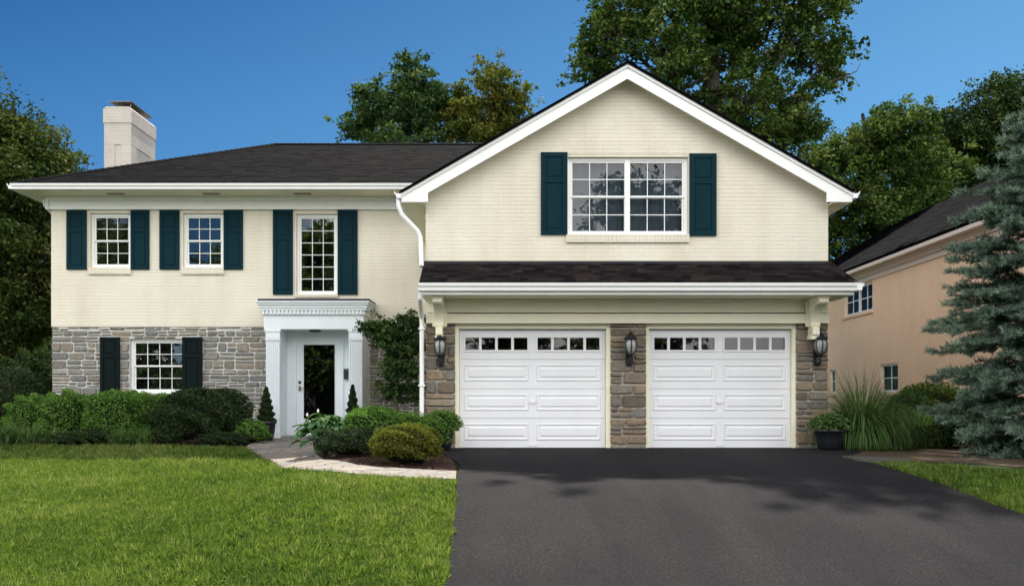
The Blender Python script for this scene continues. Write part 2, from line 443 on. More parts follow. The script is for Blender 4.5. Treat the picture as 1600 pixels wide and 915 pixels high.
def unit(a): return a / np.maximum(np.linalg.norm(a, axis=1, keepdims=True), 1e-9)
def leaf_arrays(C, size, aspect=.55, upbias=.6, rng=RNG, axis=None, tintc=None):
    """one bent diamond per centre -> verts, quads, tint"""
    n_ = len(C)
    nrm = unit(rng.normal(size=(n_, 3)) + np.array([0, 0, upbias]))
    a = rng.normal(size=(n_, 3)) if axis is None else axis + rng.normal(size=(n_, 3)) * .35
    a = unit(a - (a * nrm).sum(1, keepdims=True) * nrm)
    b = np.cross(nrm, a)
    s_ = (size * rng.uniform(.65, 1.3, n_))[:, None]
    v0 = C - a * s_ * .5; v2 = C + a * s_ * .5
    v1 = C + b * s_ * aspect * .5 + nrm * s_ * .10; v3 = C - b * s_ * aspect * .5 + nrm * s_ * .10
    V = np.stack([v0, v1, v2, v3], 1).reshape(-1, 3)
    Q = np.arange(n_ * 4).reshape(-1, 4)
    t = rng.uniform(0, 1, n_) if tintc is None else np.clip(tintc + rng.normal(size=n_) * .16, 0, 1)
    return V, Q, np.repeat(t, 4)

def tree(name, label, cat, base, lobes, leafm, lsize, per, trunk_r, group=None, seed=1, sig=.42, barkm=None, aspect=.6, trunk_top=None, extra_limbs=()):
    """lobes: (x,y,z, rx,ry,rz, nclusters)"""
    rng = np.random.default_rng(seed)
    root = thing(name, label, cat, base, group)
    tb = MB(); base = Vector(base)
    cx = sum(l[0] * l[6] for l in lobes) / sum(l[6] for l in lobes); cy = sum(l[1] * l[6] for l in lobes) / sum(l[6] for l in lobes)
    ztop = max(l[2] + l[5] * .3 for l in lobes); zlow = min(l[2] for l in lobes)
    top = Vector((cx, cy, ztop))
    path = []
    for i in range(9):
        t = i / 8
        p = base.lerp(top, t); p.x += math.sin(t * 5 + seed) * trunk_r * .9 * t; p.y += math.cos(t * 4 + seed) * trunk_r * .6 * t
        path.append(p)
    tb.tube([base - Vector((0, 0, .2))] + path, [trunk_r * 1.35] + [trunk_r * (1 - .82 * (i / 8)) for i in range(9)], 10)
    CC = []; RR = []; TT = []
    for (lx, ly, lz, rx, ry, rz, nc) in lobes:
        c = Vector((lx, ly, lz))
        # limb from the trunk to this lobe
        za = min(max(lz - 1.1 * math.hypot(lx - cx, ly - cy) - .6 * rz, base.z + (zlow - base.z) * .35), ztop - .1)
        ta = (za - base.z) / max(ztop - base.z, .1); s0 = path[0].lerp(path[-1], 0); k = min(7, int(ta * 8)); s0 = path[k].lerp(path[k + 1], ta * 8 - k)
        lr = trunk_r * .42 * (1 - .5 * ta)
        mid = s0.lerp(c, .5) + Vector((rng.normal() * .2, rng.normal() * .2, -.12 * rz + rng.normal() * .1))
        limb = [s0, s0.lerp(mid, .5) + Vector((0, 0, -.03 * rz)), mid, mid.lerp(c, .5), c]
        tb.tube(limb, [lr, lr * .82, lr * .62, lr * .45, lr * .22], 7)
        dirs = unit(rng.normal(size=(nc, 3)))
        rad = rng.uniform(0, 1, nc) ** .45
        rad *= rng.uniform(.82, 1.16, nc)
        P = dirs * rad[:, None] * np.array([rx, ry, rz]) + np.array([lx, ly, lz])
        for p in P:
            q = Vector(p)
            j = min(range(1, 5), key=lambda jj: (limb[jj] - q).length)
            st = limb[j]
            mm = st.lerp(q, .55) + Vector((rng.normal() * .08, rng.normal() * .08, -.05))
            tr_ = max(lr * .16, .010)
            tb.tube([st, mm, q], [tr_ * 1.2, tr_ * .8, tr_ * .3], 4, cap=False)
            CC.append(p); RR.append(min(rx, ry, rz)); TT.append(rng.uniform(.1, .9))
    for pts, r0 in extra_limbs:
        tb.tube([Vector(p) for p in pts], [r0 * (1 - .8 * i / (len(pts) - 1)) for i in range(len(pts))], 5)
    CC = np.array(CC); TT = np.array(TT)
    k = rng.integers(int(per * .6), int(per * 1.4), len(CC))
    idx = np.repeat(np.arange(len(CC)), k)
    # every cluster: a few sub-sprays so that the outline is feathery and has holes
    sub = rng.normal(size=(len(CC), 5, 3)) * np.array([sig, sig, sig * .6])
    ch = rng.integers(0, 5, len(idx))
    P = CC[idx] + sub[idx, ch] + rng.normal(size=(len(idx), 3)) * sig * np.array([.36, .36, .26])
    V, Q, T = leaf_arrays(P, lsize, aspect, 1.3, rng, tintc=TT[idx])
    tb.build('trunk', barkm or M['bark'], root, smooth=True, fix=False)
    npmesh('crown', V, Q, leafm, root, T)
    return root

def bush(name, label, cat, c, rad, leafm, lsize, nleaf, group=None, seed=1, p=2.6, parent=None, part='foliage', rough=.10, top_only=False, tip=None, pot=None):
    """clipped or loose shrub: leaves in a shell round a twiggy core; c = centre of the base"""
    rng = np.random.default_rng(seed)
    root = parent or thing(name, label, cat, c, group)
    rx, ry, rz = rad
    n_ = nleaf
    u = unit(rng.normal(size=(n_, 3)))
    u[:, 2] = np.where(u[:, 2] < -.55, -u[:, 2], u[:, 2])
    # superellipsoid radius
    r = 1 / (np.abs(u) ** p).sum(1) ** (1 / p)
    ph = rng.uniform(0, 6.28, 12); fr_ = rng.uniform(3, 9, (12, 3))
    wob = sum(np.sin(u @ fr_[i] * 1.2 + ph[i]) for i in range(12)) / 12
    tuft = np.sin(u @ fr_[0] * 3.1 + ph[3]) * np.sin(u @ fr_[5] * 2.7 + ph[7])
    shell = (1 - np.abs(rng.normal(size=n_)) * .12 + .035 * tuft + np.where(rng.random(n_) < .06, rng.uniform(0, .10, n_), 0)) * (1 + rough * wob * 2.2)
    P = u * (r * shell)[:, None] * np.array([rx, ry, rz / 2]) + np.array([c[0], c[1], c[2] + rz / 2])
    P[:, 2] = np.maximum(P[:, 2], c[2] + .02)
    t = np.clip(.45 + .6 * wob + .18 * tuft + rng.normal(size=n_) * .22, 0, 1)
    V, Q, T = leaf_arrays(P, lsize, .55, .5, rng, axis=u, tintc=t)
    # core
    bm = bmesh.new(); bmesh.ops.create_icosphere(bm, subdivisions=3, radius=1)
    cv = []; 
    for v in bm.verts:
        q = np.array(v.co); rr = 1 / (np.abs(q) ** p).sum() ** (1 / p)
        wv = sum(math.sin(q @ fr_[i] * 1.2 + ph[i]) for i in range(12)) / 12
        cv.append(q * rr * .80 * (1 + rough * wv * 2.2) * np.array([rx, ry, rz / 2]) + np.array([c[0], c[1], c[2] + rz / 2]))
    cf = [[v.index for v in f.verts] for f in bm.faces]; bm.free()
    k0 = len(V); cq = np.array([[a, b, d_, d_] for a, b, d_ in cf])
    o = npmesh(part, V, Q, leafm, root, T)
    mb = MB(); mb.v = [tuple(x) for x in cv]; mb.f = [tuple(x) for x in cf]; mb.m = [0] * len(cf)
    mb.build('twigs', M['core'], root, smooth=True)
    return root

# ------------------------------------------------------------------ ground, drive, paths
def sheet(name, xs, ys, lift, m, kind='structure'):
    V = [(x, y, gz(x, y) + lift) for y in ys for x in xs]; nx = len(xs)
    Fc = [(j * nx + i, j * nx + i + 1, (j + 1) * nx + i + 1, (j + 1) * nx + i) for j in range(len(ys) - 1) for i in range(nx - 1)]
    b = MB(); b.v = V; b.f = Fc; b.m = [0] * len(Fc)
    o = b.build(name, m, None, smooth=True, fix=False)
    return tag(o, kind=kind)
xs = [-900, -300, -100, -50] + [x * .5 for x in range(-60, 61)] + [50, 100, 300, 900]
ys = [-900, -300, -100, -50] + [y * .5 for y in range(-40, 81)] + [60, 100, 300, 900]
sheet('ground', xs, ys, 0, M['lawn_soil'])

def poly_sheet(name, pts, lift, m, cell=.35, kind='structure', label=None, thick=0.0):
    """a polygon (x,y world) cut into cells that follow the ground"""
    bm = bmesh.new()
    vs_ = [bm.verts.new((p[0], p[1], 0)) for p in pts]; bm.faces.new(vs_)
    x0, x1 = min(p[0] for p in pts), max(p[0] for p in pts); y0, y1 = min(p[1] for p in pts), max(p[1] for p in pts)
    for ax, a, b in (((1, 0, 0), x0, x1), ((0, 1, 0), y0, y1)):
        k = max(1, int((b - a) / cell))
        for i in range(1, k):
            t = a + (b - a) * i / k
            bmesh.ops.bisect_plane(bm, geom=bm.verts[:] + bm.edges[:] + bm.faces[:], plane_co=(t if ax[0] else 0, t if ax[1] else 0, 0), plane_no=ax)
    for v in bm.verts: v.co.z = gz(v.co.x, v.co.y) + lift
    bmesh.ops.recalc_face_normals(bm, faces=bm.faces)
    if sum(f.normal.z for f in bm.faces) < 0: bmesh.ops.reverse_faces(bm, faces=bm.faces[:])
    if thick:
        be = [e for e in bm.edges if len(e.link_faces) == 1]
        ex = bmesh.ops.extrude_edge_only(bm, edges=be)
        for v in [g for g in ex['geom'] if isinstance(g, bmesh.types.BMVert)]: v.co.z -= thick
    me = bpy.data.meshes.new(name); bm.to_mesh(me); bm.free(); me.materials.append(m)
    o = bpy.data.objects.new(name, me); COL.objects.link(o)
    return tag(o, label=label, kind=kind)

def smooth_poly(pts, it=2):
    for _ in range(it):
        out = []
        for i in range(len(pts)):
            a, b = pts[i], pts[(i + 1) % len(pts)]
            out += [(a[0] * .75 + b[0] * .25, a[1] * .75 + b[1] * .25), (a[0] * .25 + b[0] * .75, a[1] * .25 + b[1] * .75)]
        pts = out
    return pts
def g2(px, py): q = G(px, py); return (q.x, q.y)

left_edge = [g2(*p) for p in ((697, 915), (704, 860), (709, 815), (713, 775), (716, 745), (718, 728), (709, 718))]
right_edge = [g2(*p) for p in ((1318, 716), (1350, 722), (1395, 734), (1450, 752), (1500, 770), (1550, 789), (1600, 806))]
drive = [(-1.15, 16.70)] + [(-.98, 15.9)] + left_edge[::-1][:0] 
le = left_edge[::-1]        # from the garage towards the camera
drive = [(-1.6, 16.72), (-1.6, 15.2)] + le + [(-1.15, 5.2), (-1.6, 2.5), (-2.6, -1.0), (-2.6, -6), (9, -6), (9, 2), (8.3, 6)] + right_edge[::-1] + [(6.05, 15.5), (6.05, 16.72)]
poly_sheet('driveway', drive, .020, M['asphalt'], .4, thick=.05)
poly_sheet('street', [(-90, -6.02), (90, -6.02), (90, -15), (-90, -15)], .016, paint('pale_bounce_concrete', (.40, .39, .37), .9), 6)  # unseen street, made pale to bounce light up to the soffits

# flagstone path
path = [(-5.06, 19.9), (-3.5, 19.9)] + [g2(*p) for p in ((488, 690), (490, 705), (505, 722), (560, 731), (640, 737), (713, 741), (712, 753), (640, 751), (560, 745), (480, 739), (440, 735), (424, 722), (400, 711), (384, 702), (398, 693))]
path_s = path
poly_sheet('flagstone_path', path_s, .045, M['flag'], .25, thick=.07)

# mulch beds
bedL = [(-12.5, 20.4), (-5.2, 20.4)] + [g2(*p) for p in ((400, 692), (384, 700), (300, 699), (220, 698), (140, 699), (60, 697), (-40, 696), (-160, 696))]
poly_sheet('planting_bed', bedL, .008, M['mulch'], .5)
bedR = [(-3.4, 20.3), (-1.55, 20.3), (-1.55, 16.5), (-1.1, 16.5)] + [g2(*p) for p in ((706, 718), (715, 741), (640, 737), (560, 731), (503, 722), (488, 705), (486, 690))]
poly_sheet('planting_bed', bedR, .012, M['mulch'], .4)
bedRR = [(5.9, 17.4), (5.9, 15.6)] + [g2(*p) for p in ((1316, 717), (1424, 721), (1540, 726), (1700, 738))] + [(13, 20.5), (8, 20.5)]
poly_sheet('planting_bed', bedRR, .009, M['soil_shaded'], .5)
strip = [g2(*p) for p in ((1316, 716), (1360, 717), (1424, 721), (1424, 725), (1370, 723), (1340, 722))]
poly_sheet('stone_edging', strip, .045, paint('grey_edging_stone', (.10, .095, .09), .9, .3), .4, thick=.06)
# bark chips scattered on the lit corner of the bed
chips = MB()
for i in range(900):
    u, v = random.random(), random.random()
    px, py = 560 + 158 * u, 712 + 27 * v
    q = G(px, py, .02)
    if q.x > -1.02: continue
    a = random.uniform(0, 6.28); s1 = random.uniform(.012, .04); s2 = s1 * .35
    ux, uy = math.cos(a), math.sin(a); zz = random.uniform(0, .02)
    chips.add([q + Vector((ux * s1 - uy * s2, uy * s1 + ux * s2, zz)), q + Vector((-ux * s1 - uy * s2, -uy * s1 + ux * s2, 0)),
               q + Vector((-ux * s1 + uy * s2, -uy * s1 - ux * s2, zz * .5)), q + Vector((ux * s1 + uy * s2, uy * s1 - ux * s2, zz + .006))], [(0, 1, 2, 3)])
tag(chips.build('bark_chips', M['mulch'], None, fix=False), 'loose brown bark chips beside the flagstone path', 'mulch', kind='stuff')

# ------------------------------------------------------------------ the house
YG, YM, YD = 16.6, 20.3, 16.74
XL, XR = -10.44, 5.857          # main block
GX0 = -1.60                      # garage wing left wall
house = thing('suburban_house', 'cream brick and fieldstone house with teal shutters, black roof and gabled double garage', 'house', (-2.3, 18.45, .70))

def solid(polys, y0, y1, name, m):
    """wall from front-view polygons (x,z) sharing edges, extruded from y0 to y1"""
    bm = bmesh.new(); fs = []
    for poly in polys: fs.append(bm.faces.new([bm.verts.new((x, y0, z)) for x, z in poly]))
    bmesh.ops.remove_doubles(bm, verts=bm.verts, dist=.001)
    ex = bmesh.ops.extrude_face_region(bm, geom=bm.faces[:])
    for v in [g for g in ex['geom'] if isinstance(g, bmesh.types.BMVert)]: v.co.y = y1
    bmesh.ops.recalc_face_normals(bm, faces=bm.faces)
    o3 = org(house)
    bmesh.ops.translate(bm, verts=bm.verts, vec=-o3)
    me = bpy.data.meshes.new(name); bm.to_mesh(me); bm.free(); me.materials.append(m)
    o = bpy.data.objects.new(name, me); COL.objects.link(o); o.parent = house
    return o
def grid_wall(x0, x1, z0, z1, holes):
    X = sorted({x0, x1} | {v for h in holes for v in h[:2] if x0 < v < x1}); Z = sorted({z0, z1} | {v for h in holes for v in h[2:] if z0 < v < z1})
    out = []
    for a, b in zip(X, X[1:]):
        for c, d_ in zip(Z, Z[1:]):
            mx_, mz_ = (a + b) / 2, (c + d_) / 2
            if any(h[0] < mx_ < h[1] and h[2] < mz_ < h[3] for h in holes): continue
            out.append([(a, c), (b, c), (b, d_), (a, d_)])
    return out
def rectpx(x0, x1, y0, y1, D): return (PX(x0, D), PX(x1, D), PZ(y1, D), PZ(y0, D))

W1 = rectpx(141, 204, 333, 418, YM); W2 = rectpx(286, 349, 333, 418, YM); W3 = rectpx(463, 527, 334, 460, YM)
W4 = rectpx(202, 290, 529, 614, YM)
DOOR = (PX(437, 19.5), PX(545, 19.5), .70, 3.16)
ZS = PZ(510, YM)                # top of the stone
o = solid(grid_wall(XL, XR, ZS, 6.19, [W1, W2, W3]), YM, YM + .28, 'brick_wall', M['brick'])
o['label'] = 'cream painted brick upper wall of the main block'
solid(grid_wall(XL + .02, GX0 + .2, .60, ZS, [W4, DOOR]), YM + .02, YM + .28, 'stone_backing', M['mortar'])

# stones
def rubble(b, x0, x1, z0, z1, yf, holes, rowh, lens, rng, split=.45, dep=.035, side=None):
    z = z0
    def one(a, c, d_, e):
        gap = .0115
        for h in holes:
            if a < h[1] and c > h[0] and d_ < h[3] and e > h[2]:
                if h[0] > a + .05 and d_ < h[3] and not (a > h[0]): c = min(c, h[0]) if h[0] - a > .06 else c
                if h[1] < c - .05 and a < h[1] and a >= h[0] - .02: a = max(a, h[1])
                if a < h[1] and c > h[0]:
                    if e - h[3] > .03 and d_ < h[3]: d_ = h[3]
                    elif h[2] - d_ > .03 and e > h[2]: e = h[2]
                if a < h[1] - .001 and c > h[0] + .001 and d_ < h[3] - .001 and e > h[2] + .001: return
        if c - a < .05 or e - d_ < .04: return
        a += gap; c -= gap; d_ += gap; e -= gap
        j = lambda s_: rng.uniform(-s_, s_)
        dd = dep * rng.uniform(.6, 1.25); ch = min(.022, (e - d_) * .2, (c - a) * .2)
        # octagonal-ish front so that corners are knocked off
        def ring(ins, y):
            cx_ = ch * rng.uniform(.6, 1.4)
            pts = [(a + cx_, d_), (c - cx_, d_), (c, d_ + cx_), (c, e - cx_), (c - cx_, e), (a + cx_, e), (a, e - cx_), (a, d_ + cx_)]
            out = []
            for (px, pz) in pts:
                px += (ins if px < (a + c) / 2 else -ins) + J[len(out)][0]; pz += (ins if pz < (d_ + e) / 2 else -ins) + J[len(out)][1]
                out.append((px, y + (j(.006) if ins > 0 else 0), pz))
            return out
        J = [(j(.007), j(.007)) for _ in range(8)]
        r0, r1, r2 = ring(0, yf + .012), ring(.004, yf - dd * .6), ring(.018, yf - dd)
        v = r0 + r1 + r2
        f = [(i, (i + 1) % 8, 8 + (i + 1) % 8, 8 + i) for i in range(8)] + [(8 + i, 8 + (i + 1) % 8, 16 + (i + 1) % 8, 16 + i) for i in range(8)] + [tuple(range(16, 24))]
        b.add(v, f)
    while z < z1 - .03:
        h = rng.uniform(*rowh)
        if z1 - (z + h) < rowh[0] * .6: h = z1 - z
        x = x0
        while x < x1 - .03:
            l = rng.uniform(*lens)
            if x1 - (x + l) < lens[0] * .7: l = x1 - x
            r = rng.random()
            if r < split:
                k = rng.uniform(.35, .65); one(x, x + l, z, z + h * k)
                if rng.random() < .35 and l > .3:
                    kk = rng.uniform(.35, .65); one(x, x + l * kk, z + h * k, z + h); one(x + l * kk, x + l, z + h * k, z + h)
                else: one(x, x + l, z + h * k, z + h)
            else: one(x, x + l, z, z + h)
            x += l
        z += h
rs = random.Random(5)
pl_, pr_ = PX(412, 19.5), PX(568, 19.5)
for a, c, lb in ((XL, pl_, 'grey and tan fieldstone wall left of the porch'), (pr_, GX0 + .02, 'grey fieldstone wall between porch and garage')):
    b = MB(); rubble(b, a, c, .62, ZS, YM + .02, [W4] if a == XL else [], (.12, .225), (.16, .46), rs, .5)
    o = b.build('stone_wall', M['stone'], house); o['label'] = lb
# garage gable wall
ax, az, el_, er_ = 2.10, 7.735, -2.014, 6.19
sl_ = (az - 5.385) / (ax - el_)
def rk(x): return az - abs(x - ax) * sl_
WG = rectpx(887, 1075, 245, 367, YG)
ZB = 4.06
polys = [[(GX0, ZB), (WG[0], ZB), (WG[0], rk(WG[0]) - .12), (GX0, rk(GX0) - .12)],
         [(WG[0], ZB), (WG[1], ZB), (WG[1], WG[2]), (WG[0], WG[2])],
         [(WG[0], WG[3]), (WG[1], WG[3]), (WG[1], rk(WG[1]) - .12), (ax, az - .12), (WG[0], rk(WG[0]) - .12)],
         [(WG[1], ZB), (XR, ZB), (XR, rk(XR) - .12), (WG[1], rk(WG[1]) - .12)]]
o = solid(polys, YG, YG + .28, 'gable_wall', M['brick']); o['label'] = 'pale cream painted brick gable above the garage'
for bx_ in ((GX0, GX0 + .25, YG + .285, YM - .002, .6, 5.3), (XR - .25, XR, YG + .285, YM - .002, .6, 5.3), (XL, XL + .25, YM + .285, 29.0, .6, 6.18), (XR - .25, XR, YM + .285, 29.0, .6, 6.18)):
    b = MB(); b.box(*bx_); b.build('side_wall', M['brick'], house)
b = MB(); b.box(XL, XR, 29.0, 29.2, .6, 6.18); b.build('back_wall', M['brick'], house)
b = MB(); b.box(XL + .3, XR - .3, YM + 3.2, YM + 3.3, .7, 6.15); b.box(XL + .3, XR - .3, YM + .3, YM + 3.2, 3.30, 3.42)
b.box(XL + .3, GX0 + .2, YM + .3, YM + 3.2, .70, .74); b.box(GX0 + .3, XR - .3, YG + .3, 23, 3.9, 4.0); b.box(-6.6, -6.5, YM + .3, YM + 3.2, .74, 6.1)
b.box(.7, 3.6, YG + 1.4, YG + 1.5, 4.0, 6.3)
b.build('interior', M['room'], house)

# garage piers (mortar core + stones)
D1 = (PX(718, YD), PX(946, YD)); D2 = (PX(1013, YD), PX(1235, YD)); DZ = (.715, PZ(515, YD))
piers = [(GX0, PX(712, YG)), (PX(953, YG), PX(1010.5, YG)), (PX(1243, YG), XR)]
b = MB(); b.box(GX0 + .012, XR - .012, YG + .05, YG + .40, 3.1, 4.05); b.build('lintel_backing', M['mortar'], house)
for (a, c), lb in zip(piers, ('left', 'middle', 'right')):
    b = MB(); b.box(a + .012, c - .012, YG + .002, YG + .42, .55, 3.099)
    o = b.build('stone_pier', M['mortar_tan'], house); o['label'] = lb + ' brown fieldstone pier of the double garage'
    b = MB(); rubble(b, a, c, .78, 3.08, YG, [], (.14, .25), (.20, .52), rs, .34, .05); b.build('stone_facing', M['stone_brown'], o)
    b = MB(); rubble(b, a, c, .60, .78, YG - .01, [], (.18, .19), (.5, .9), rs, 0, .05); b.build('footing', M['stone'], o)

# frieze, soffit, gutters, fascia of the main block
EY, EZ = 19.6, 6.32
b = MB(); b.box(XL - .03, GX0 + .35, YM - .07, YM - .002, PZ(328, YM), 6.19); b.box(XL - .03, GX0 + .35, YM - .11, YM - .07, 6.10, 6.19)
b.box(XL - .10, XL - .002, YM - .07, 29.1, PZ(328, YM), 6.19)
b.build('frieze_board', M['white'], house, bevel=.006)
b = MB(); b.box(-10.86, -.55, EY + .03, YM + .1, 6.192, 6.24); b.box(-10.86, XL + .1, YM + .1, 29.5, 6.192, 6.24); b.build('soffit', M['soffit'], house)
for px in (183, 332, 474):
    b = MB(); x = PX(px, 20.0)
    for k in range(3): b.box(x - .19 + k * .13, x - .07 + k * .13, 19.86, 20.02, 6.184, 6.191)
    b.build('soffit_vent', M['vent'], house)
def gutter_profile(s_=1): return [(0, 0), (0, -.12), (-.075, -.12), (-.085, -.07), (-.11, -.045), (-.12, 0), (-.11, 0), (-.10, -.04), (-.012, -.04), (-.012, 0)]
b = MB(); b.box(-10.88, -.55, EY, EY + .03, 6.19, 6.30)
b.prism([(EY - .002 + y, 6.315 + z) for y, z in gutter_profile()], 'x', -10.93, -.50)
b.prism([(-10.885 + y, 6.315 + z) for y, z in gutter_profile()], 'y', EY - .1, 29.4)
b.build('gutter', M['white'], house, bevel=.004)
b = MB(); b.tube([(-10.60, 20.3, 6.19), (-10.60, 20.34, 6.02), (-10.54, 20.8, 5.80), (-10.52, 21.1, 5.6), (-10.52, 21.1, .8)], .04, 10)
b.build('downspout', M['white'], house, smooth=True)

# roofs -----------------------------------------------------------
RY, RZ = 24.55, 8.60; RX0, RX1 = -6.49, 1.9
def shingles(b, O, U, V_, L, xl, xr, expo=.145, tab=(.16, .34), rng=random.Random(3)):
    O, U, V_ = Vector(O), Vector(U).normalized(), Vector(V_).normalized(); Nn = U.cross(V_).normalized()
    if Nn.z < 0: Nn = -Nn
    k = 0; s_ = 0.0
    while s_ < L - .02:
        s2 = min(s_ + expo + .03, L); x = xl(s_) - rng.uniform(0, .1)
        while x < xr(s_):
            wd = rng.uniform(*tab); x2 = min(x + wd, xr(s_)); xa = max(x, xl(s_))
            if x2 - xa > .02:
                t0 = rng.uniform(.009, .017); jj = rng.uniform(-.008, .008) if s_ > 0 else -.012
                xa2, x22 = max(xa, xl(s2)), min(x2, xr(s2))
                if x22 < xa2: x22 = xa2 = (x22 + xa2) / 2
                p = [O + U * xa + V_ * (s_ + jj) + Nn * t0, O + U * x2 + V_ * (s_ + jj) + Nn * t0, O + U * x22 + V_ * s2 + Nn * .003, O + U * xa2 + V_ * s2 + Nn * .003,
                     O + U * xa + V_ * (s_ + jj), O + U * x2 + V_ * (s_ + jj)]
                b.add(p, [(0, 1, 2, 3), (4, 5, 1, 0), (0, 3, 4), (1, 5, 2)])
            x += wd
        s_ += expo; k += 1
ex0, ex1, ey1 = -10.97, 6.3, 29.55
ey0 = EY - .06
E = [(ex0, ey0, EZ), (ex1, ey0, EZ), (ex1, ey1, EZ), (ex0, ey1, EZ)]; Rr = [(RX0, RY, RZ), (RX1, RY, RZ)]
b = MB()
vv = E + Rr + [(x, y, z - .06) for x, y, z in E]
b.add(vv, [(0, 1, 5, 4), (1, 2, 5), (2, 3, 4, 5), (3, 0, 4), (0, 6, 7, 1), (1, 7, 8, 2), (2, 8, 9, 3), (3, 9, 6, 0)])
roof = b.build('roof', M['shingle'], house)
roof['label'] = 'charcoal hipped shingle roof of the main block'
b = MB(); L = math.hypot(RY - ey0, RZ - EZ); dv = (0, (RY - ey0) / L, (RZ - EZ) / L)
shingles(b, (ex0, ey0, EZ), (1, 0, 0), dv, L, lambda s_: (RX0 - ex0) * s_ / L, lambda s_: (ex1 - ex0) - (ex1 - RX1) * s_ / L)
for a, c in ((Vector(E[0]), Vector(Rr[0])), (Vector(Rr[0]), Vector(Rr[1]))):      # hip and ridge caps
    nseg = int((c - a).length / .16); dr = (c - a).normalized(); sd = dr.cross(Vector((0, 0, 1))).normalized()
    for i in range(nseg):
        p = a + (c - a) * (i / nseg); q = p + dr * .22; wv = .12
        b.add([p + Vector((0, 0, .045)), p + sd * wv + Vector((0, 0, -.01)), q + sd * wv + Vector((0, 0, -.02)), q + Vector((0, 0, .032)), p - sd * wv + Vector((0, 0, -.01)), q - sd * wv + Vector((0, 0, -.02))], [(0, 1, 2, 3), (0, 3, 5, 4)])
b.build('shingle_courses', M['shingle'], roof, fix=False)

# gable roof (runs back into the main roof)
b = MB(); yb = 22.6
for sx in (-1, 1):
    xe = el_ - .03 if sx < 0 else er_ + .03
    ze = rk(xe)
    poly = [(ax, az + .022), (ax, az - .03), (xe, ze - .03), (xe, ze + .022)]
    b.prism(poly, 'y', 16.24, yb)
gr_ = b.build('gable_roof', M['shingle'], house)
b = MB()
fl = [(el_, rk(el_) - .01), (el_ + .0, 5.205), (-1.53, 5.205), (-1.53, rk(-1.53) - .29), (ax, az - .29), (5.73, rk(5.73) - .29), (5.73, 5.205), (er_, 5.205), (er_, rk(er_) - .01), (ax, az - .01)]
b.v = []; 
# split into two convex-ish halves
Lh = [fl[0], fl[1], fl[2], fl[3], fl[4], fl[9]]; Rh = [fl[9], fl[4], fl[5], fl[6], fl[7], fl[8]]
def strip_poly(b, pts, y0, y1):
    b.prism(pts, 'y', y0, y1)
b.prism([fl[0], fl[1], fl[2], fl[3]], 'y', 16.30, 16.335); b.prism([fl[0], fl[3], fl[4], fl[9]], 'y', 16.30, 16.335)
b.prism([fl[9], fl[4], fl[5], fl[8]], 'y', 16.30, 16.335); b.prism([fl[8], fl[5], fl[6], fl[7]], 'y', 16.30, 16.335)
# crown strip along the top of the rake
for sx in (-1, 1):
    xe = el_ if sx < 0 else er_
    b.prism([(ax, az + .0), (ax, az - .085), (xe, rk(xe) - .085), (xe, rk(xe))], 'y', 16.272, 16.297)
b.build('rake_board', M['white'], house)
b = MB()
for sx in (-1, 1):          # sloping soffit between rake and wall
    xe = el_ if sx < 0 else er_
    b.prism([(ax, az - .035), (ax, az - .10), (xe, rk(xe) - .10), (xe, rk(xe) - .035)], 'y', 16.337, YG + .1)
b.box(el_ + .01, GX0 - .002, 16.34, YM - .002, 5.205, 5.225); b.box(XR + .002, er_ - .01, 16.34, YM + .6, 5.205, 5.225)
b.box(el_ - .0, el_ + .008, 16.34, YM - .002, 5.2, 5.38); b.box(er_ - .008, er_, 16.34, YM + .6, 5.2, 5.38)
b.box(GX0 - .05, GX0 - .002, YG + .3, YM - .002, 5.02, 5.204)
b.build('eave_soffit', M['soffit'], house)
for pr2 in ([(el_ - .004 + y, 5.385 + z) for y, z in gutter_profile()], [(er_ + .004 - y, 5.385 + z) for y, z in gutter_profile()]):
    b = MB(); b.prism(pr2, 'y', 16.24, 19.50); b.build('gutter', M['white'], house)
b = MB(); b.tube([(el_ - .06, 16.36, 5.28), (el_ - .055, 16.37, 5.14), (el_ - .01, 16.40, 5.00), (-1.74, 16.50, 4.72), (-1.69, 16.51, 4.6), (-1.67, 16.51, 4.14), (-1.66, 16.44, 4.06)], .043, 12)
b.build('downspout', M['white'], house, smooth=True)
b = MB(); x_ = PX(661, 15.95); b.tube([(-1.60, 15.72, 3.5), (-1.62, 15.76, 3.40), (-1.655, 16.3, 3.22), (-1.66, 16.48, 3.12), (-1.66, 16.5, 3.0), (-1.66, 16.5, 1.20), (-1.66, 16.44, 1.08)], .042, 12)
for zz in (1.86, 2.9): b.box(-1.72, -1.60, 16.44, 16.56, zz, zz + .03)
b.build('downspout', M['white'], house, smooth=False)

# pent roof over the garage doors
PY, PZt = 15.72, 3.655; px0, px1 = -1.63, 6.02; pw0, pw1 = GX0 - .02, XR + .02; zt = 4.14
b = MB()
b.add([(px0, PY, PZt), (px1, PY, PZt), (XR, YG, zt), (px0 + .0, YG, zt), (px1, YG + .2, PZt), (px0, PY, PZt - .04), (px1, PY, PZt - .04), (px1, YG + .2, PZt - .04), (XR, YG + .2, zt), (px0, YG, PZt - .04)],
      [(0, 1, 2, 3), (1, 4, 8, 2), (0, 5, 6, 1), (1, 6, 7, 4), (0, 3, 9, 5)])
pent = b.build('pent_roof', M['shingle_pent'], house, fix=False)
pent['label'] = 'narrow black shingle pent roof over the garage doors'
b = MB(); L = math.hypot(YG - PY, zt - PZt); dv = (0, (YG - PY) / L, (zt - PZt) / L)
shingles(b, (px0, PY - .03, PZt - .008), (1, 0, 0), dv, L, lambda s_: 0, lambda s_: (px1 - px0) - (px1 - XR) * s_ / L, .125, (.14, .34))
a, c = Vector((px1, PY, PZt)), Vector((XR, YG, zt)); dr = (c - a).normalized(); sd = dr.cross(Vector((0, 0, 1))).normalized()
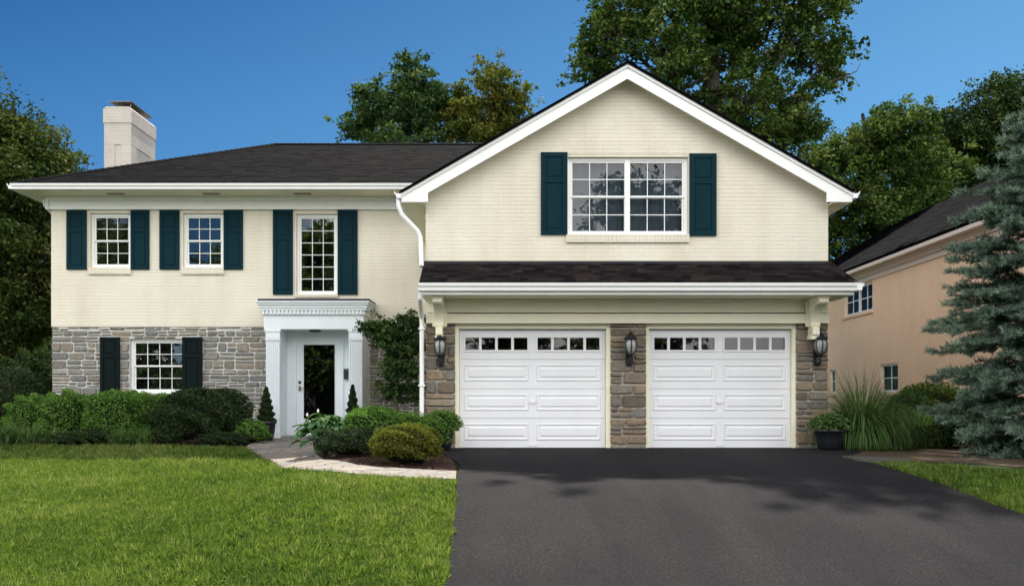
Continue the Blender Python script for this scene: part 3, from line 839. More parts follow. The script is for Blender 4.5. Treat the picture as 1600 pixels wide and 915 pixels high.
for i in range(7):
    p = a + (c - a) * (i / 7); q = p + dr * .2
    b.add([p + Vector((0, 0, .04)), p + sd * .1, q + sd * .1, q + Vector((0, 0, .03)), p - sd * .1, q - sd * .1], [(0, 1, 2, 3), (0, 3, 5, 4)])
b.build('shingle_courses', M['shingle_pent'], pent, fix=False)
b = MB(); b.box(px0, XR + .004, YG - .025, YG - .002, zt - .04, zt + .035); b.build('flashing', M['membrane'], pent)
b = MB()
b.box(px0 + .02, px1 - .02, PY + .005, PY + .03, 3.45, 3.61)
b.prism([(PY + y + .0, 3.645 + z * 1.1) for y, z in gutter_profile()], 'x', px0 - .01, px1 + .09)
b.prism([(px1 + .0 - y, 3.645 + z * 1.1) for y, z in gutter_profile()], 'y', PY - .12, YG + .3)
b.box(px1 - .03, px1 - .002, PY + .03, YG + .3, 3.45, 3.61)
b.build('gutter', M['white'], house, bevel=.004)
b = MB(); b.box(px0 + .02, px1 - .03, PY + .03, YG + .2, 3.455, 3.48); b.build('soffit', M['soffit'], house)
b = MB(); z0 = PZ(505, 16.5); b.box(GX0 + .04, XR - .04, YG - .10, YG + .0, PZ(488, 16.5), 3.455); b.box(GX0 + .02, XR - .02, YG - .13, YG + .0, z0, PZ(490, 16.5))
b.box(GX0 + .04, XR - .04, YG - .14, YG - .10, 3.40, 3.455)
b.build('beam', M['cream'], house, bevel=.006)
def bracket(xc):
    b = MB(); w_ = .085; zT = 3.45
    arc = []
    y0_, y1_ = YG - .13, YG - .74
    prof = [(y0_, zT), (y1_, zT), (y1_, zT - .10), (y1_ + .03, zT - .13)]
    for i in range(1, 9):
        t = i / 8 * math.pi / 2
        prof.append((y1_ + .03 + .42 * math.sin(t) , zT - .13 - .36 * (1 - math.cos(t))))
    prof += [(y0_ - .13, zT - .52), (y0_, zT - .52)]
    b.prism(prof, 'x', xc - w_, xc + w_)
    b.box(xc - w_ - .02, xc + w_ + .02, y1_ - .02, y0_, zT - .045, zT - .002)
    b.box(xc - w_ * .72, xc + w_ * .72, YG - .34, YG - .05, zT - .66, zT - .522)
    b.box(xc - w_ * .88, xc + w_ * .88, YG - .30, YG - .05, zT - .74, zT - .662)
    b.box(xc - w_ - .05, xc + w_ + .05, YG - .165, YG - .132, zT - .50, zT - .05)
    b.build('bracket', M['cream'], house, bevel=.005)
bracket(PX(685, 16.15)); bracket(PX(1284, 16.15) - .06)

# garage doors
b = MB()
for (a, c) in (D1, D2):
    z1_ = DZ[1]
    b.box(a - .075, a - .004, YG + .03, YG + .30, .70, z1_ + .10); b.box(c + .004, c + .085, YG + .03, YG + .30, .70, z1_ + .10)
    b.box(a - .004, c + .004, YG + .03, YG + .30, z1_ + .012, z1_ + .10)
b.build('garage_door_jamb', M['cream'], house, bevel=.004)
def garage_door(x0, x1, label):
    z0, z1 = DZ; b = MB(); hs = (z1 - z0) / 4; y = YD; cx_ = (x0 + x1) / 2
    wl = x1 - x0; m1, pw = wl * .032, wl * .442
    pans = [(x0 + m1, x0 + m1 + pw), (x1 - m1 - pw, x1 - m1)]
    for k in range(4):
        za, zb = z0 + k * hs + .003, z0 + (k + 1) * hs - .003
        if k < 3:
            b.box(x0, x1, y, y + .04, za, zb)
            for (a, c) in pans:
                p0, p1 = za + hs * .25, zb - hs * .16
                def ring(i0, i1, ya, yb):
                    A = [(a + i0, ya, p0 + i0), (c - i0, ya, p0 + i0), (c - i0, ya, p1 - i0), (a + i0, ya, p1 - i0)]
                    B = [(a + i1, yb, p0 + i1), (c - i1, yb, p0 + i1), (c - i1, yb, p1 - i1), (a + i1, yb, p1 - i1)]
                    b.add(A + B, [(i, (i + 1) % 4, 4 + (i + 1) % 4, 4 + i) for i in range(4)])
                # raised moulding: proud lip, groove, raised field
                ring(0, .012, y - .001, y - .014); ring(.012, .028, y - .014, y - .014); ring(.028, .045, y - .014, y - .002); ring(.045, .070, y - .002, y - .002); ring(.070, .092, y - .002, y - .016)
                i1 = .092; b.add([(a + i1, y - .016, p0 + i1), (c - i1, y - .016, p0 + i1), (c - i1, y - .016, p1 - i1), (a + i1, y - .016, p1 - i1)], [(0, 1, 2, 3)])
        else:
            hz0, hz1 = zb - hs * .72, zb - hs * .22
            b.box(x0, x1, y, y + .04, za, hz0); b.box(x0, x1, y, y + .04, hz1, zb)
            b.box(x0, pans[0][0], y, y + .04, hz0, hz1); b.box(pans[0][1], pans[1][0], y, y + .04, hz0, hz1); b.box(pans[1][1], x1, y, y + .04, hz0, hz1)
            for (a, c) in pans:
                b.frame(a - .012, c + .012, hz0 - .012, hz1 + .012, .036, y - .016, y - .001)
                q = (c - a) / 4
                for j in (1, 2, 3): b.box(a + q * j - .025, a + q * j + .025, y - .008, y + .03, hz0 + .002, hz1 - .002)
    b.box(x0, x1, y + .004, y + .036, z0 - .02, z0 + .0025)
    d_ = b.build('garage_door', M['door_white'], house, bevel=.0); d_['label'] = label
    g = MB()
    for (a, c) in pans: g.add([(a, y + .02, hz0), (c, y + .02, hz0), (c, y + .02, hz1), (a, y + .02, hz1)], [(0, 1, 2, 3)])
    g.build('window_pane', M['glass_soft'], d_, fix=False)
    for zz in (z0 + hs * 1.55, z0 + .05):
        g = MB(); g.box(cx_ - .055, cx_ + .055, y - .03, y - .015, zz - .012, zz + .012); g.box(cx_ - .012, cx_ + .012, y - .015, y, zz - .012, zz + .012)
        g.box(cx_ - .012, cx_ + .012, y - .034, y - .03, zz - .045, zz + .04)
        g.build('handle', M['white'], d_)
    # dark closed garage behind the little windows
    return d_
garage_door(*D1, 'left garage door, white raised panels under a row of eight small windows reflecting dark trees')
garage_door(*D2, 'right garage door, white raised panels under a row of eight small windows reflecting pale sky')
b = MB(); b.box(GX0 + .26, XR - .26, YG + 3.2, YG + 3.3, .7, 4.0); b.box(GX0 + .26, XR - .26, YG + .45, YM, .66, .70); b.build('garage_interior', M['room'], house)

# windows ------------------------------------------------------------
def window(r, cols, rows, double=True, y=YM, sill=None, blind=0.0, reflection_curtain=False, units=1, gl='glass', reveal=.07, trim='white', label=None, mw=.014):
    x0, x1, z0, z1 = r; b = MB(); yy = y + reveal
    b.frame(x0 + .003, x1 - .003, z0 + .003, z1 - .003, .055, yy, yy + .10)
    ix0, ix1, iz0, iz1 = x0 + .058, x1 - .058, z0 + .058, z1 - .058
    gm = MB(); panes = MB()
    uw = (ix1 - ix0) / units
    for u in range(units):
        ux0, ux1 = ix0 + u * uw + (.02 if u else 0), ix0 + (u + 1) * uw - (.02 if u < units - 1 else 0)
        if u: b.box(ix0 + u * uw - .045, ix0 + u * uw + .045, yy - .005, yy + .105, iz0, iz1)
        halves = [(iz0, (iz0 + iz1) / 2 + .012, .045), ((iz0 + iz1) / 2 - .012, iz1, .02)] if double else [(iz0, iz1, .03)]
        for (za, zb, dy) in halves:
            b.frame(ux0 + .001, ux1 - .001, za + .001, zb - .001, .034, yy + dy, yy + dy + .03)
            gx0, gx1, gz0, gz1 = ux0 + .035, ux1 - .035, za + .035, zb - .035
            for i in range(1, cols): gm.box(gx0 + (gx1 - gx0) * i / cols - mw / 2, gx0 + (gx1 - gx0) * i / cols + mw / 2, yy + dy + .005, yy + dy + .017, gz0, gz1)
            for j in range(1, rows): gm.box(gx0, gx1, yy + dy + .006, yy + dy + .0165, gz0 + (gz1 - gz0) * j / rows - mw / 2, gz0 + (gz1 - gz0) * j / rows + mw / 2)
            panes.add([(gx0, yy + dy + .02, gz0), (gx1, yy + dy + .02, gz0), (gx1, yy + dy + .02, gz1), (gx0, yy + dy + .02, gz1)], [(0, 1, 2, 3)])
    wdw = b.build('window', M[trim], house, bevel=.003)
    if label: wdw['label'] = label
    gm.build('glazing_bars', M[trim], wdw); panes.build('window_pane', M[gl], wdw, fix=False)
    if blind:
        s_ = MB(); z = iz1 - .05; k = 0
        while z > iz0 + (iz1 - iz0) * (1 - blind):
            s_.add([(ix0 + .03, yy + .14, z), (ix1 - .03, yy + .14, z), (ix1 - .03, yy + .165, z + .014), (ix0 + .03, yy + .165, z + .014)], [(0, 1, 2, 3)]); z -= .045; k += 1
        s_.box(ix0 + .02, ix1 - .02, yy + .13, yy + .17, iz1 - .045, iz1 - .005)
        s_.build('blind', M['slat'], wdw, fix=False)
    if reflection_curtain:
        s_ = MB(); k = 60
        P = [(ix0 + (ix1 - ix0) * i / k, yy + .22 + .02 * math.sin(i * 1.1)) for i in range(k + 1)]
        s_.add([(x, y_, iz0) for x, y_ in P] + [(x, y_, iz1) for x, y_ in P], [(i, i + 1, k + 2 + i, k + 1 + i) for i in range(k)])
        s_.build('reflection_curtain', M['reflection_curtain'], wdw, fix=False, smooth=True)
    if sill:
        s_ = MB(); sx0, sx1 = x0 - .03, x1 + .02; kk = int((sx1 - sx0) / .07)
        for i in range(kk):
            a = sx0 + (sx1 - sx0) * i / kk; s_.box(a + .001, a + (sx1 - sx0) / kk - .0015, y - .045 - random.uniform(0, .004), y + reveal, z0 - sill, z0 + .001)
        s_.build('sill', M['brick'], wdw)
    return wdw
window(W1, 3, 2, sill=.15, blind=.97, label='upper window nearest the left corner, six over six panes')
window(W2, 3, 2, sill=.15, blind=.97, label='second upper window from the left, six over six panes with a blind')
window(W3, 3, 6, double=False, sill=.06, label='tall fixed window over the porch, three by six panes')
window(W4, 4, 2, blind=.97, reveal=.10, label='ground floor window in the stone wall, venetian blind behind eight over eight panes')
window(WG, 3, 2, y=YG, sill=.14, units=2, reflection_curtain=True, gl='glass_soft', label='wide double window in the gable, two units of six over six panes')
# soldier course above the gable window
b = MB(); k = 33; x0, x1 = PX(889, YG) - .05, PX(1073, YG) + .05
for i in range(k):
    a = x0 + (x1 - x0) * i / k; b.box(a + .0015, a + (x1 - x0) / k - .0015, YG - .006 - random.uniform(0, .004), YG - .001, PZ(241, YG), PZ(219, YG))
b.build('lintel', M['brick'], house)

def shutter(r, y, m, label=None, split=.66):
    x0, x1, z0, z1 = r; b = MB(); y0 = y - .045; y1 = y - .004
    b.box(x0, x1, y0 + .018, y1, z0, z1)
    w_ = (x1 - x0) * .17; zc = z0 + (z1 - z0) * split
    b.box(x0, x0 + w_, y0, y0 + .017, z0, z1); b.box(x1 - w_, x1, y0, y0 + .017, z0, z1)
    for (a, c) in ((z0, z0 + w_), (z1 - w_, z1), (zc - w_ / 2, zc + w_ / 2)): b.box(x0 + w_ + .0005, x1 - w_ - .0005, y0 + .001, y0 + .017, a, c)
    for (a, c) in ((z0 + w_, zc - w_ / 2), (zc + w_ / 2, z1 - w_)): b.box(x0 + w_ + .035, x1 - w_ - .035, y0 + .007, y0 + .0175, a + .035, c - .035)
    o = b.build('shutter', m, house, bevel=.003)
    if label: o['label'] = label
for px in ((105, 136), (205, 234), (250, 281), (350, 380)): shutter(rectpx(*px, 329, 421, YM), YM, M['shutter'])
for px in ((427, 458), (528, 559)): shutter(rectpx(*px, 328, 460, YM), YM, M['shutter'])
shutter(rectpx(845, 886.5, 238.5, 367, YG), YG, M['shutter']); shutter(rectpx(1077, 1119, 240.5, 368.5, YG), YG, M['shutter'])
shutter(rectpx(158, 188.5, 526.5, 614, YM), YM - .02, M['shutter_dark'], 'blackish shutter left of the ground floor window')
shutter(rectpx(286, 317, 526.5, 614, YM), YM - .02, M['shutter_dark'], 'blackish shutter right of the ground floor window')

# porch --------------------------------------------------------------
PYF = 19.5
b = MB()
cx0, cx1 = PX(403, PYF), PX(580, PYF)
fx0, fx1 = PX(412, PYF), PX(568, PYF)
b.box(fx0, fx1, PYF, YM + .0, PZ(514, PYF), PZ(492, PYF))
b.box(fx0 - .03, fx1 + .03, PYF - .03, YM, PZ(492, PYF) + .001, PZ(487, PYF) + .03)
z = PZ(487, PYF) + .03
for k, (o1, h) in enumerate(((.07, .05), (.09, .06), (.12, .05), (.15, .035))):
    b.box(fx0 - o1, fx1 + o1, PYF - o1, YM, z + .001, z + h); z += h
CT = z
x = fx0 - .02
while x < fx1 + .0:
    b.box(x, x + .045, PYF - .062, PYF - .031, PZ(492, PYF) + .012, PZ(487, PYF) + .028); x += .085
porch = b.build('porch', M['porch_white'], house, bevel=.003)
porch['label'] = 'white classical porch with dentil cornice over the front door'
b = MB(); b.box(fx0 - .10, fx1 + .14, PYF - .11, YM - .002, CT + .001, CT + .05); b.build('porch_roof', M['membrane'], porch)
def column(x0, x1):
    b = MB(); zt_ = PZ(514, PYF) - .001; w_ = x1 - x0
    b.box(x0, x1, PYF + .025, PYF + .22, .78, zt_)
    nf = 6
    for i in range(nf + 1):
        a = x0 + .012 + (w_ - .024 - .018) * i / nf
        b.box(a, a + .018, PYF + .008, PYF + .0245, 1.02, zt_ - .22)
    b.box(x0 - .002, x1 + .002, PYF + .002, PYF + .0245, zt_ - .20, zt_)
    b.box(x0 - .02, x1 + .02, PYF - .012, PYF + .0, zt_ - .06, zt_); b.box(x0 - .012, x1 + .012, PYF - .006, PYF + .0, zt_ - .24, zt_ - .205)
    b.box(x0 - .004, x1 + .004, PYF + .001, PYF + .0245, .78, 1.0); b.box(x0 - .012, x1 + .012, PYF - .01, PYF + .0, .78, .93)
    b.build('column', M['porch_white'], porch, bevel=.003)
column(PX(415, PYF), PX(437, PYF)); column(PX(545, PYF), PX(566, PYF))
b = MB()
xa, xb = PX(437, PYF), PX(545, PYF)
b.box(PX(415, PYF) + .02, xa, PYF + .222, YM + .25, .76, 3.155); b.box(xb, PX(566, PYF) - .02, PYF + .222, YM + .25, .76, 3.155)
b.box(xa + .001, xb - .001, PYF + .2, YM + .25, 3.158, 3.17)
YDR = 20.10
dx0, dx1 = PX(463, YDR), PX(533, YDR); dzt = PZ(530, YDR)
b.box(xa + .001, dx0 - .003, YDR + .03, YDR + .12, .80, 3.157); b.box(dx1 + .003, xb - .001, YDR + .03, YDR + .12, .80, 3.157); b.box(dx0 - .003, dx1 + .003, YDR + .03, YDR + .12, dzt + .003, 3.157)
b.frame(dx0 - .05, dx1 + .05, .80, dzt + .05, .05, YDR + .0, YDR + .029)
b.build('door_surround', M['porch_white'], porch, bevel=.003)
b = MB(); b.box(xa - .02, xb + .02, 19.62, 20.3, .66, .815); b.box(PX(415, PYF) - .02, PX(437, PYF) + .02, PYF - .02, PYF + .25, .66, .779); b.box(PX(545, PYF) - .02, PX(566, PYF) + .02, PYF - .02, PYF + .25, .66, .779)
b.build('step', M['concrete'], porch)
b = MB(); gx0, gx1, gz0_, gz1_ = PX(473, YDR), PX(524, YDR), PZ(655, YDR), PZ(537, YDR)
b.box(dx0, gx0, YDR + .03, YDR + .075, .83, dzt); b.box(gx1, dx1, YDR + .03, YDR + .075, .83, dzt); b.box(gx0, gx1, YDR + .03, YDR + .075, .83, gz0_); b.box(gx0, gx1, YDR + .03, YDR + .075, gz1_, dzt)
b.frame(gx0, gx1, gz0_, gz1_, .018, YDR + .02, YDR + .029)
fd = b.build('front_door', M['porch_white'], house, bevel=.002)
fd['label'] = 'white front door with one full height pane of dark glass'
b = MB(); b.add([(gx0, YDR + .05, gz0_), (gx1, YDR + .05, gz0_), (gx1, YDR + .05, gz1_), (gx0, YDR + .05, gz1_)], [(0, 1, 2, 3)]); b.build('door_glass', M['glass_door'], fd, fix=False)
b = MB(); hx = PX(468, YDR); hz = PZ(606, YDR)
b.box(hx - .025, hx + .025, YDR + .012, YDR + .029, hz - .06, hz + .05); b.tube([(hx, YDR + .01, hz), (hx, YDR - .03, hz), (hx + .09, YDR - .035, hz)], .01, 8); b.build('handle', M['brass'], fd)
b = MB(); hz = PZ(597, YDR); b.box(hx - .03, hx + .03, YDR + .012, YDR + .029, hz - .03, hz + .03); b.build('lock', M['black'], fd, bevel=.004)
# mailbox and ceiling light
mbx = thing('mailbox', 'small black wall mailbox to the right of the front door', 'mailbox', (PX(541, YDR), YDR + .03, PZ(592, YDR)))
b = MB(); x = PX(541, YDR); b.box(x - .045, x + .045, YDR - .05, YDR + .029, PZ(592, YDR), PZ(579, YDR)); b.build('box', M['black'], mbx, bevel=.006)
b = MB(); b.prism([(YDR - .06, PZ(579, YDR)), (YDR + .029, PZ(579, YDR) + .001), (YDR + .029, PZ(577, YDR) + .02), (YDR - .05, PZ(577.5, YDR))], 'x', x - .05, x + .05); b.build('lid', M['black'], mbx)
cl = thing('ceiling_light', 'flat dark ceiling light under the porch above the front door', 'light fixture', (-4.28, 19.8, 3.15))
b = MB(); b.lathe([(.02, 3.157), (.13, 3.156), (.14, 3.13), (.12, 3.115)], PX(492, 19.8), 19.8, 20); b.build('base', M['black'], cl, smooth=False)
b = MB(); b.lathe([(.11, 3.1145), (.10, 3.095), (.04, 3.085), (.01, 3.084)], PX(492, 19.8), 19.8, 20); b.build('diffuser', M['frostglass'], cl, smooth=True)

# chimney --------------------------------------------------------------
CY0, CY1 = 24.0, 25.63; c0, c1 = -10.93, -10.20; zt_ = PZ(168, CY0)
b = MB(); b.box(c0 + .02, c1 - .02, CY0 + .02, CY1 - .02, .6, PZ(192, CY0))
b.box(c0 + .0, c1 + .0, CY0, CY1, PZ(196, CY0), PZ(192.5, CY0) ); b.box(c0 - .015, c1 + .02, CY0 - .02, CY1 + .02, PZ(192.5, CY0) + .001, zt_ - .05)
b.prism([(c0 - .015, zt_ - .049), (c1 + .02, zt_ - .049), (c1 - .05, zt_ + .02), (c0 + .06, zt_ + .02)], 'y', CY0 - .02, CY1 + .02)
for (a, c) in ((c0, c0 + .29), (c1 - .27, c1)): b.box(a, c, CY0, CY0 + .019, .6, PZ(226, CY0))       # shallow recess between
b.box(c0 + .0, c1, CY0, CY0 + .019, PZ(226, CY0) + .001, PZ(196, CY0) - .001)
for (a, c) in ((CY0 + .02, CY0 + .35), (CY1 - .32, CY1)): b.box(c1 - .019, c1, a, c, .6, PZ(226, CY0))
b.box(c1 - .019, c1, CY0 + .02, CY1, PZ(226, CY0) + .001, PZ(196, CY0) - .001)
ch = b.build('chimney', M['brick_chimney'], house, bevel=.006)
ch['label'] = 'tall pinkish cream brick chimney at the left end of the roof'
b = MB()
for x in (c0 + .2, c1 - .08):
    for y in (CY0 + .15, CY1 - .3): b.tube([(x, y, zt_), (x, y, zt_ + .17)], .012, 6)
b.box(c0 + .12, c1 - .02, CY0 + .05, CY1 - .15, zt_ + .17, zt_ + .19)
b.box(c0 + .2, c1 - .1, CY0 + .2, CY1 - .4, zt_ + .0, zt_ + .05)
b.build('chimney_cap', M['metal'], ch)

# wall lanterns ----------------------------------------------------------
def lantern_parts(root):
    o = org(root); x, y, z = o       # z = centre of the glass, y = wall face
    yc = y - .17
    b = MB()
    b.lathe([(.010, z + .30), (.018, z + .285), (.008, z + .265), (.022, z + .245), (.03, z + .235), (.055, z + .205), (.095, z + .165), (.118, z + .150), (.118, z + .140), (.10, z + .135), (.095, z + .12)], x, yc, 12)
    b.build('lamp_cap', M['black'], root, smooth=True)
    b = MB(); b.lathe([(.080, z + .119), (.098, z + .06), (.096, z + .0), (.075, z - .07), (.055, z - .10)], x, yc, 12); b.build('lamp_glass', M['frostglass'], root, smooth=True)
    b = MB()
    for k in range(6):
        a = math.pi / 6 + k * math.pi / 3
        b.tube([(x + r * math.cos(a), yc + r * math.sin(a), z + h) for r, h in ((.086, .122), (.104, .06), (.102, .0), (.080, -.07), (.058, -.105))], .010, 5)
    b.lathe([(.064, z - .10), (.068, z - .115), (.04, z - .135), (.03, z - .16), (.012, z - .18), (.010, z - .20), (.004, z - .21)], x, yc, 12)
    b.build('cage', M['black'], root)
    b = MB()
    b.prism([(x - .05, z - .32), (x + .05, z - .32), (x + .062, z - .26), (x + .062, z - .05), (x + .045, z - .01), (x - .045, z - .01), (x - .062, z - .05), (x - .062, z - .26)], 'y', y - .022, y - .004)
    b.prism([(x - .035, z - .30), (x + .035, z - .30), (x + .044, z - .08), (x - .044, z - .08)], 'y', y - .04, y - .0225)
    b.tube([(x, y - .03, z - .27), (x, y - .10, z - .30), (x, y - .15, z - .26), (x, y - .17, z - .20), (x, y - .17, z - .13)], [.02, .018, .017, .016, .014], 8)
    b.tube([(x, y - .03, z - .12), (x, y - .08, z - .16), (x, y - .13, z - .14), (x, y - .15, z - .10)], [.012, .012, .010, .008], 6)
    b.build('bracket', M['black'], root)
def copy_tree(o, parent=None):
    c = o.copy(); COL.objects.link(c); c.parent = parent
    for k in list(o.children): copy_tree(k, c)
    return c
GL = 'black wall lanterns on the garage piers'
ln = thing('wall_lantern', 'black wall lantern on the stone pier left of the left garage door', 'lantern', (PX(688, 16.4), YG - .045, PZ(543, 16.4)), GL)
lantern_parts(ln); ln.scale = (1.12, 1.12, 1.08)
for px, lb in ((985, 'black wall lantern on the middle stone pier between the two garage doors'), (1281, 'black wall lantern on the right hand stone pier beside the potted plant')):
    c = copy_tree(ln); c['label'] = lb; c.location = (PX(px, 16.4), YG - .045, PZ(542, 16.4))

# ------------------------------------------------------------------ neighbouring houses
NX = 11.0
nb = thing('neighbour_house', 'peach stucco house with a black hipped roof behind the blue spruce on the right', 'house', (NX + 4, 27, .7))
EZn = 5.62
def neigh():
    # openings in the wall that faces our house (plane x = NX)
    def hole(pxa, pxb, za, zb): ya, yb = F * NX / (pxa - HX), F * NX / (pxb - HX); return (min(ya, yb), max(ya, yb), za, zb)
    H = [hole(1319, 1363, PZ(490, 28.6), PZ(447, 28.6) + .0), hole(1375, 1403, PZ(612, 26.1), PZ(568, 26.1)), hole(1296, 1306, PZ(612, 26.1), PZ(568, 26.1))]
    bm = bmesh.new()
    for poly in grid_wall(17.5, 38.5, .5, EZn - .2, H): bm.faces.new([bm.verts.new((NX, y, z)) for y, z in poly])
    bmesh.ops.remove_doubles(bm, verts=bm.verts, dist=.001)
    ex = bmesh.ops.extrude_face_region(bm, geom=bm.faces[:])
    for v in [g for g in ex['geom'] if isinstance(g, bmesh.types.BMVert)]: v.co.x = NX + .25
    bmesh.ops.recalc_face_normals(bm, faces=bm.faces)
    bmesh.ops.translate(bm, verts=bm.verts, vec=-org(nb))
    me = bpy.data.meshes.new('wall'); bm.to_mesh(me); bm.free(); me.materials.append(M['peach'])
    o = bpy.data.objects.new('wall', me); COL.objects.link(o); o.parent = nb
    b = MB(); b.box(NX + .25, 19, 17.5, 17.75, .5, EZn - .2); b.box(NX + .25, 19, 38.2, 38.5, .5, EZn - .2); b.box(18.8, 19, 17.75, 38.2, .5, EZn - .2); b.box(NX + 2.5, NX + 2.6, 17.8, 38, .6, EZn - .25)
    b.build('side_wall', M['peach'], nb)
    b = MB()
    e0, e1, y0, y1, rx, rz = NX - .42, 19.4, 17.1, 38.9, 15.0, 8.55
    b.add([(e0, y0, EZn + .12), (e1, y0, EZn + .12), (e1, y1, EZn + .12), (e0, y1, EZn + .12), (rx, y0 + 4.3, rz), (rx, y1 - 4.2, rz)] + [(e0, y0, EZn + .05), (e1, y0, EZn + .05), (e1, y1, EZn + .05), (e0, y1, EZn + .05)],
          [(0, 1, 4), (1, 2, 5, 4), (2, 3, 5), (3, 0, 4, 5), (0, 6, 7, 1), (1, 7, 8, 2), (2, 8, 9, 3), (3, 9, 6, 0)])
    rf = b.build('roof', M['shingle'], nb)
    b = MB(); vx, vz = rx - e0, rz - EZn - .12; L = math.hypot(vx, vz)
    shingles(b, (e0, y0, EZn + .12), (0, 1, 0), (vx / L, 0, vz / L), L, lambda s_: 4.3 * s_ / L, lambda s_: (y1 - y0) - 4.2 * s_ / L, .16, (.3, .6), random.Random(8))
    b.build('shingle_courses', M['shingle'], rf, fix=False)
    b = MB(); b.box(e0 + .02, NX + .2, y0, y1, EZn - .02, EZn + .049); b.box(e0 + .0, e0 + .08, y0, y1, EZn - .06, EZn + .04)
    b.box(NX - .12, NX - .002, y0 + .4, y1 - .4, EZn - .20, EZn - .021); b.box(NX - .05, NX - .002, y0 + .4, y1 - .4, EZn - .34, EZn - .201)
    b.build('cornice', M['neighbour_trim'], nb, bevel=.005)
    for i, (ya, yb, za, zb) in enumerate(H):
        b = MB(); x0, x1 = NX + .06, NX + .13; w_ = .06
        for (a, c, d_, e) in ((ya, ya + w_, za, zb), (yb - w_, yb, za, zb), (ya + w_, yb - w_, za, za + w_), (ya + w_, yb - w_, zb - w_, zb)): b.box(x0, x1, a, c, d_, e)
        ym = (ya + yb) / 2; zm = (za + zb) / 2
        if i == 0: b.box(x0, x1, ym - .06, ym + .06, za + w_, zb - w_)
        wv = b.build('window', M['white'], nb)
        b = MB()
        cuts = [(ya * .75 + yb * .25), (ya * .25 + yb * .75)] if i == 0 else [ym]
        for c in cuts: b.box(x0 + .02, x0 + .04, c - .015, c + .015, za + w_, zb - w_)
        b.box(x0 + .021, x0 + .039, ya + w_, yb - w_, zm - .015, zm + .015); b.build('glazing_bars', M['white'], wv)
        b = MB(); b.add([(x0 + .045, ya + w_, zb - w_), (x0 + .045, yb - w_, zb - w_), (x0 + .045, yb - w_, za + w_), (x0 + .045, ya + w_, za + w_)], [(0, 1, 2, 3)]); b.build('window_pane', M['glass_dull'], wv, fix=False)
        b = MB(); b.box(NX - .05, NX + .055, ya - .08, yb + .08, za - .09, za - .002); b.build('sill', M['peach'], wv)
neigh()
shed = thing('garden_wall', 'low grey green garden wall half hidden by shrubs at the far left', 'wall', (-21, 34, .7))
b = MB(); b.box(-30, -15.2, 34, 34.3, .6, 2.9); b.build('wall', paint('grey_green_render', (.10, .14, .13), .85), shed)
b = MB(); b.box(-30.05, -15.15, 33.95, 34.35, 2.9, 3.0); b.build('coping', M['concrete'], shed)

# ------------------------------------------------------------------ trees
def lob(px, py, D, rx, ry_px, depth, nc): return (PX(px, D), D, PZ(py, D), rx / F * D, depth, ry_px / F * D, nc)
def lobs(L, dj=0): return [lob(*l) for l in L]
D = 29
tree('oak_tree', 'tall broad oak tree rising above the garage gable', 'tree', (PX(1125, D), D, .7),
     lobs([(960, 50, D, 62, 75, 2.2, 37), (1110, 0, D - 1.4, 95, 55, 1.5, 45), (1010, -30, D + 1, 90, 80, 2.6, 51), (1120, -70, D, 130, 90, 3, 66), (1050, 100, D - 1, 90, 80, 2.4, 55), (1160, 60, D + .5, 110, 90, 3, 74), (1265, 30, D, 62, 60, 2.0, 37),
           (1288, 100, D, 42, 40, 1.5, 19), (1160, 170, D - .5, 95, 75, 2.4, 55), (1230, 170, D, 45, 60, 1.8, 25), (1200, 240, D, 75, 60, 2.0, 40), (1262, 215, D, 30, 20, .8, 6), (950, -330, D - 1, 110, 95, 2.6, 44), (1110, -370, D - 1, 120, 100, 3, 59), (1010, -190, D, 100, 90, 3, 44), (1180, -210, D, 90, 80, 3, 37), (1090, -415, D, 70, 40, 1.5, 20), (1120, -445, D, 70, 40, 1.5, 19), (925, 95, D, 38, 38, 1.2, 11), (1250, 300, D, 50, 50, 1.6, 22)]),
     M['leaf_oak'], .15, 150, .42, seed=3, sig=.29,
     extra_limbs=[([(PX(1290, D), D, PZ(130, D)), (PX(1318, D), D, PZ(120, D)), (PX(1338, D), D, PZ(112, D)), (PX(1345, D), D, PZ(98, D))], .03), ([(PX(1318, D), D, PZ(120, D)), (PX(1335, D), D, PZ(122, D)), (PX(1341, D), D, PZ(132, D))], .015)])
D = 33
tree('maple_tree', 'dark green tree behind the main roof left of the yellower one', 'tree', (PX(640, D), D, .7),
     lobs([(655, 135, D, 42, 42, 1.6, 34), (595, 170, D, 44, 45, 1.6, 34), (690, 160, D, 30, 42, 1.3, 22), (640, 195, D, 70, 45, 1.8, 46), (565, 205, D, 28, 26, 1.2, 15), (630, 250, D, 90, 45, 1.8, 30)]),
     M['leaf_maple'], .155, 120, .28, seed=5, sig=.27)
tree('yellowing_tree', 'yellow green tree just left of the gable slope behind the roof', 'tree', (PX(765, D), D + .8, .7),
     lobs([(772, 140, D, 38, 42, 1.4, 30), (735, 180, D, 44, 36, 1.5, 30), (800, 175, D, 40, 42, 1.4, 30), (765, 215, D, 75, 40, 1.7, 44), (770, 260, D, 80, 40, 1.7, 24)]),
     M['leaf_yellow'], .14, 120, .26, seed=8, sig=.26)
D = 36
tree('leafy_tree', 'bushy tree behind the right end of the garage roof', 'tree', (PX(1380, D), D, .7),
     lobs([(1400, 195, D, 50, 50, 2, 40), (1350, 235, D, 50, 50, 2, 40), (1300, 290, D, 50, 60, 2, 40), (1420, 270, D, 70, 70, 2.4, 60), (1360, 330, D, 80, 70, 2.4, 60), (1290, 380, D, 60, 50, 2, 36), (1290, 250, D, 34, 26, 1.2, 14)]),
     M['leaf_oak'], .16, 160, .34, seed=12, sig=.34)
D = 32
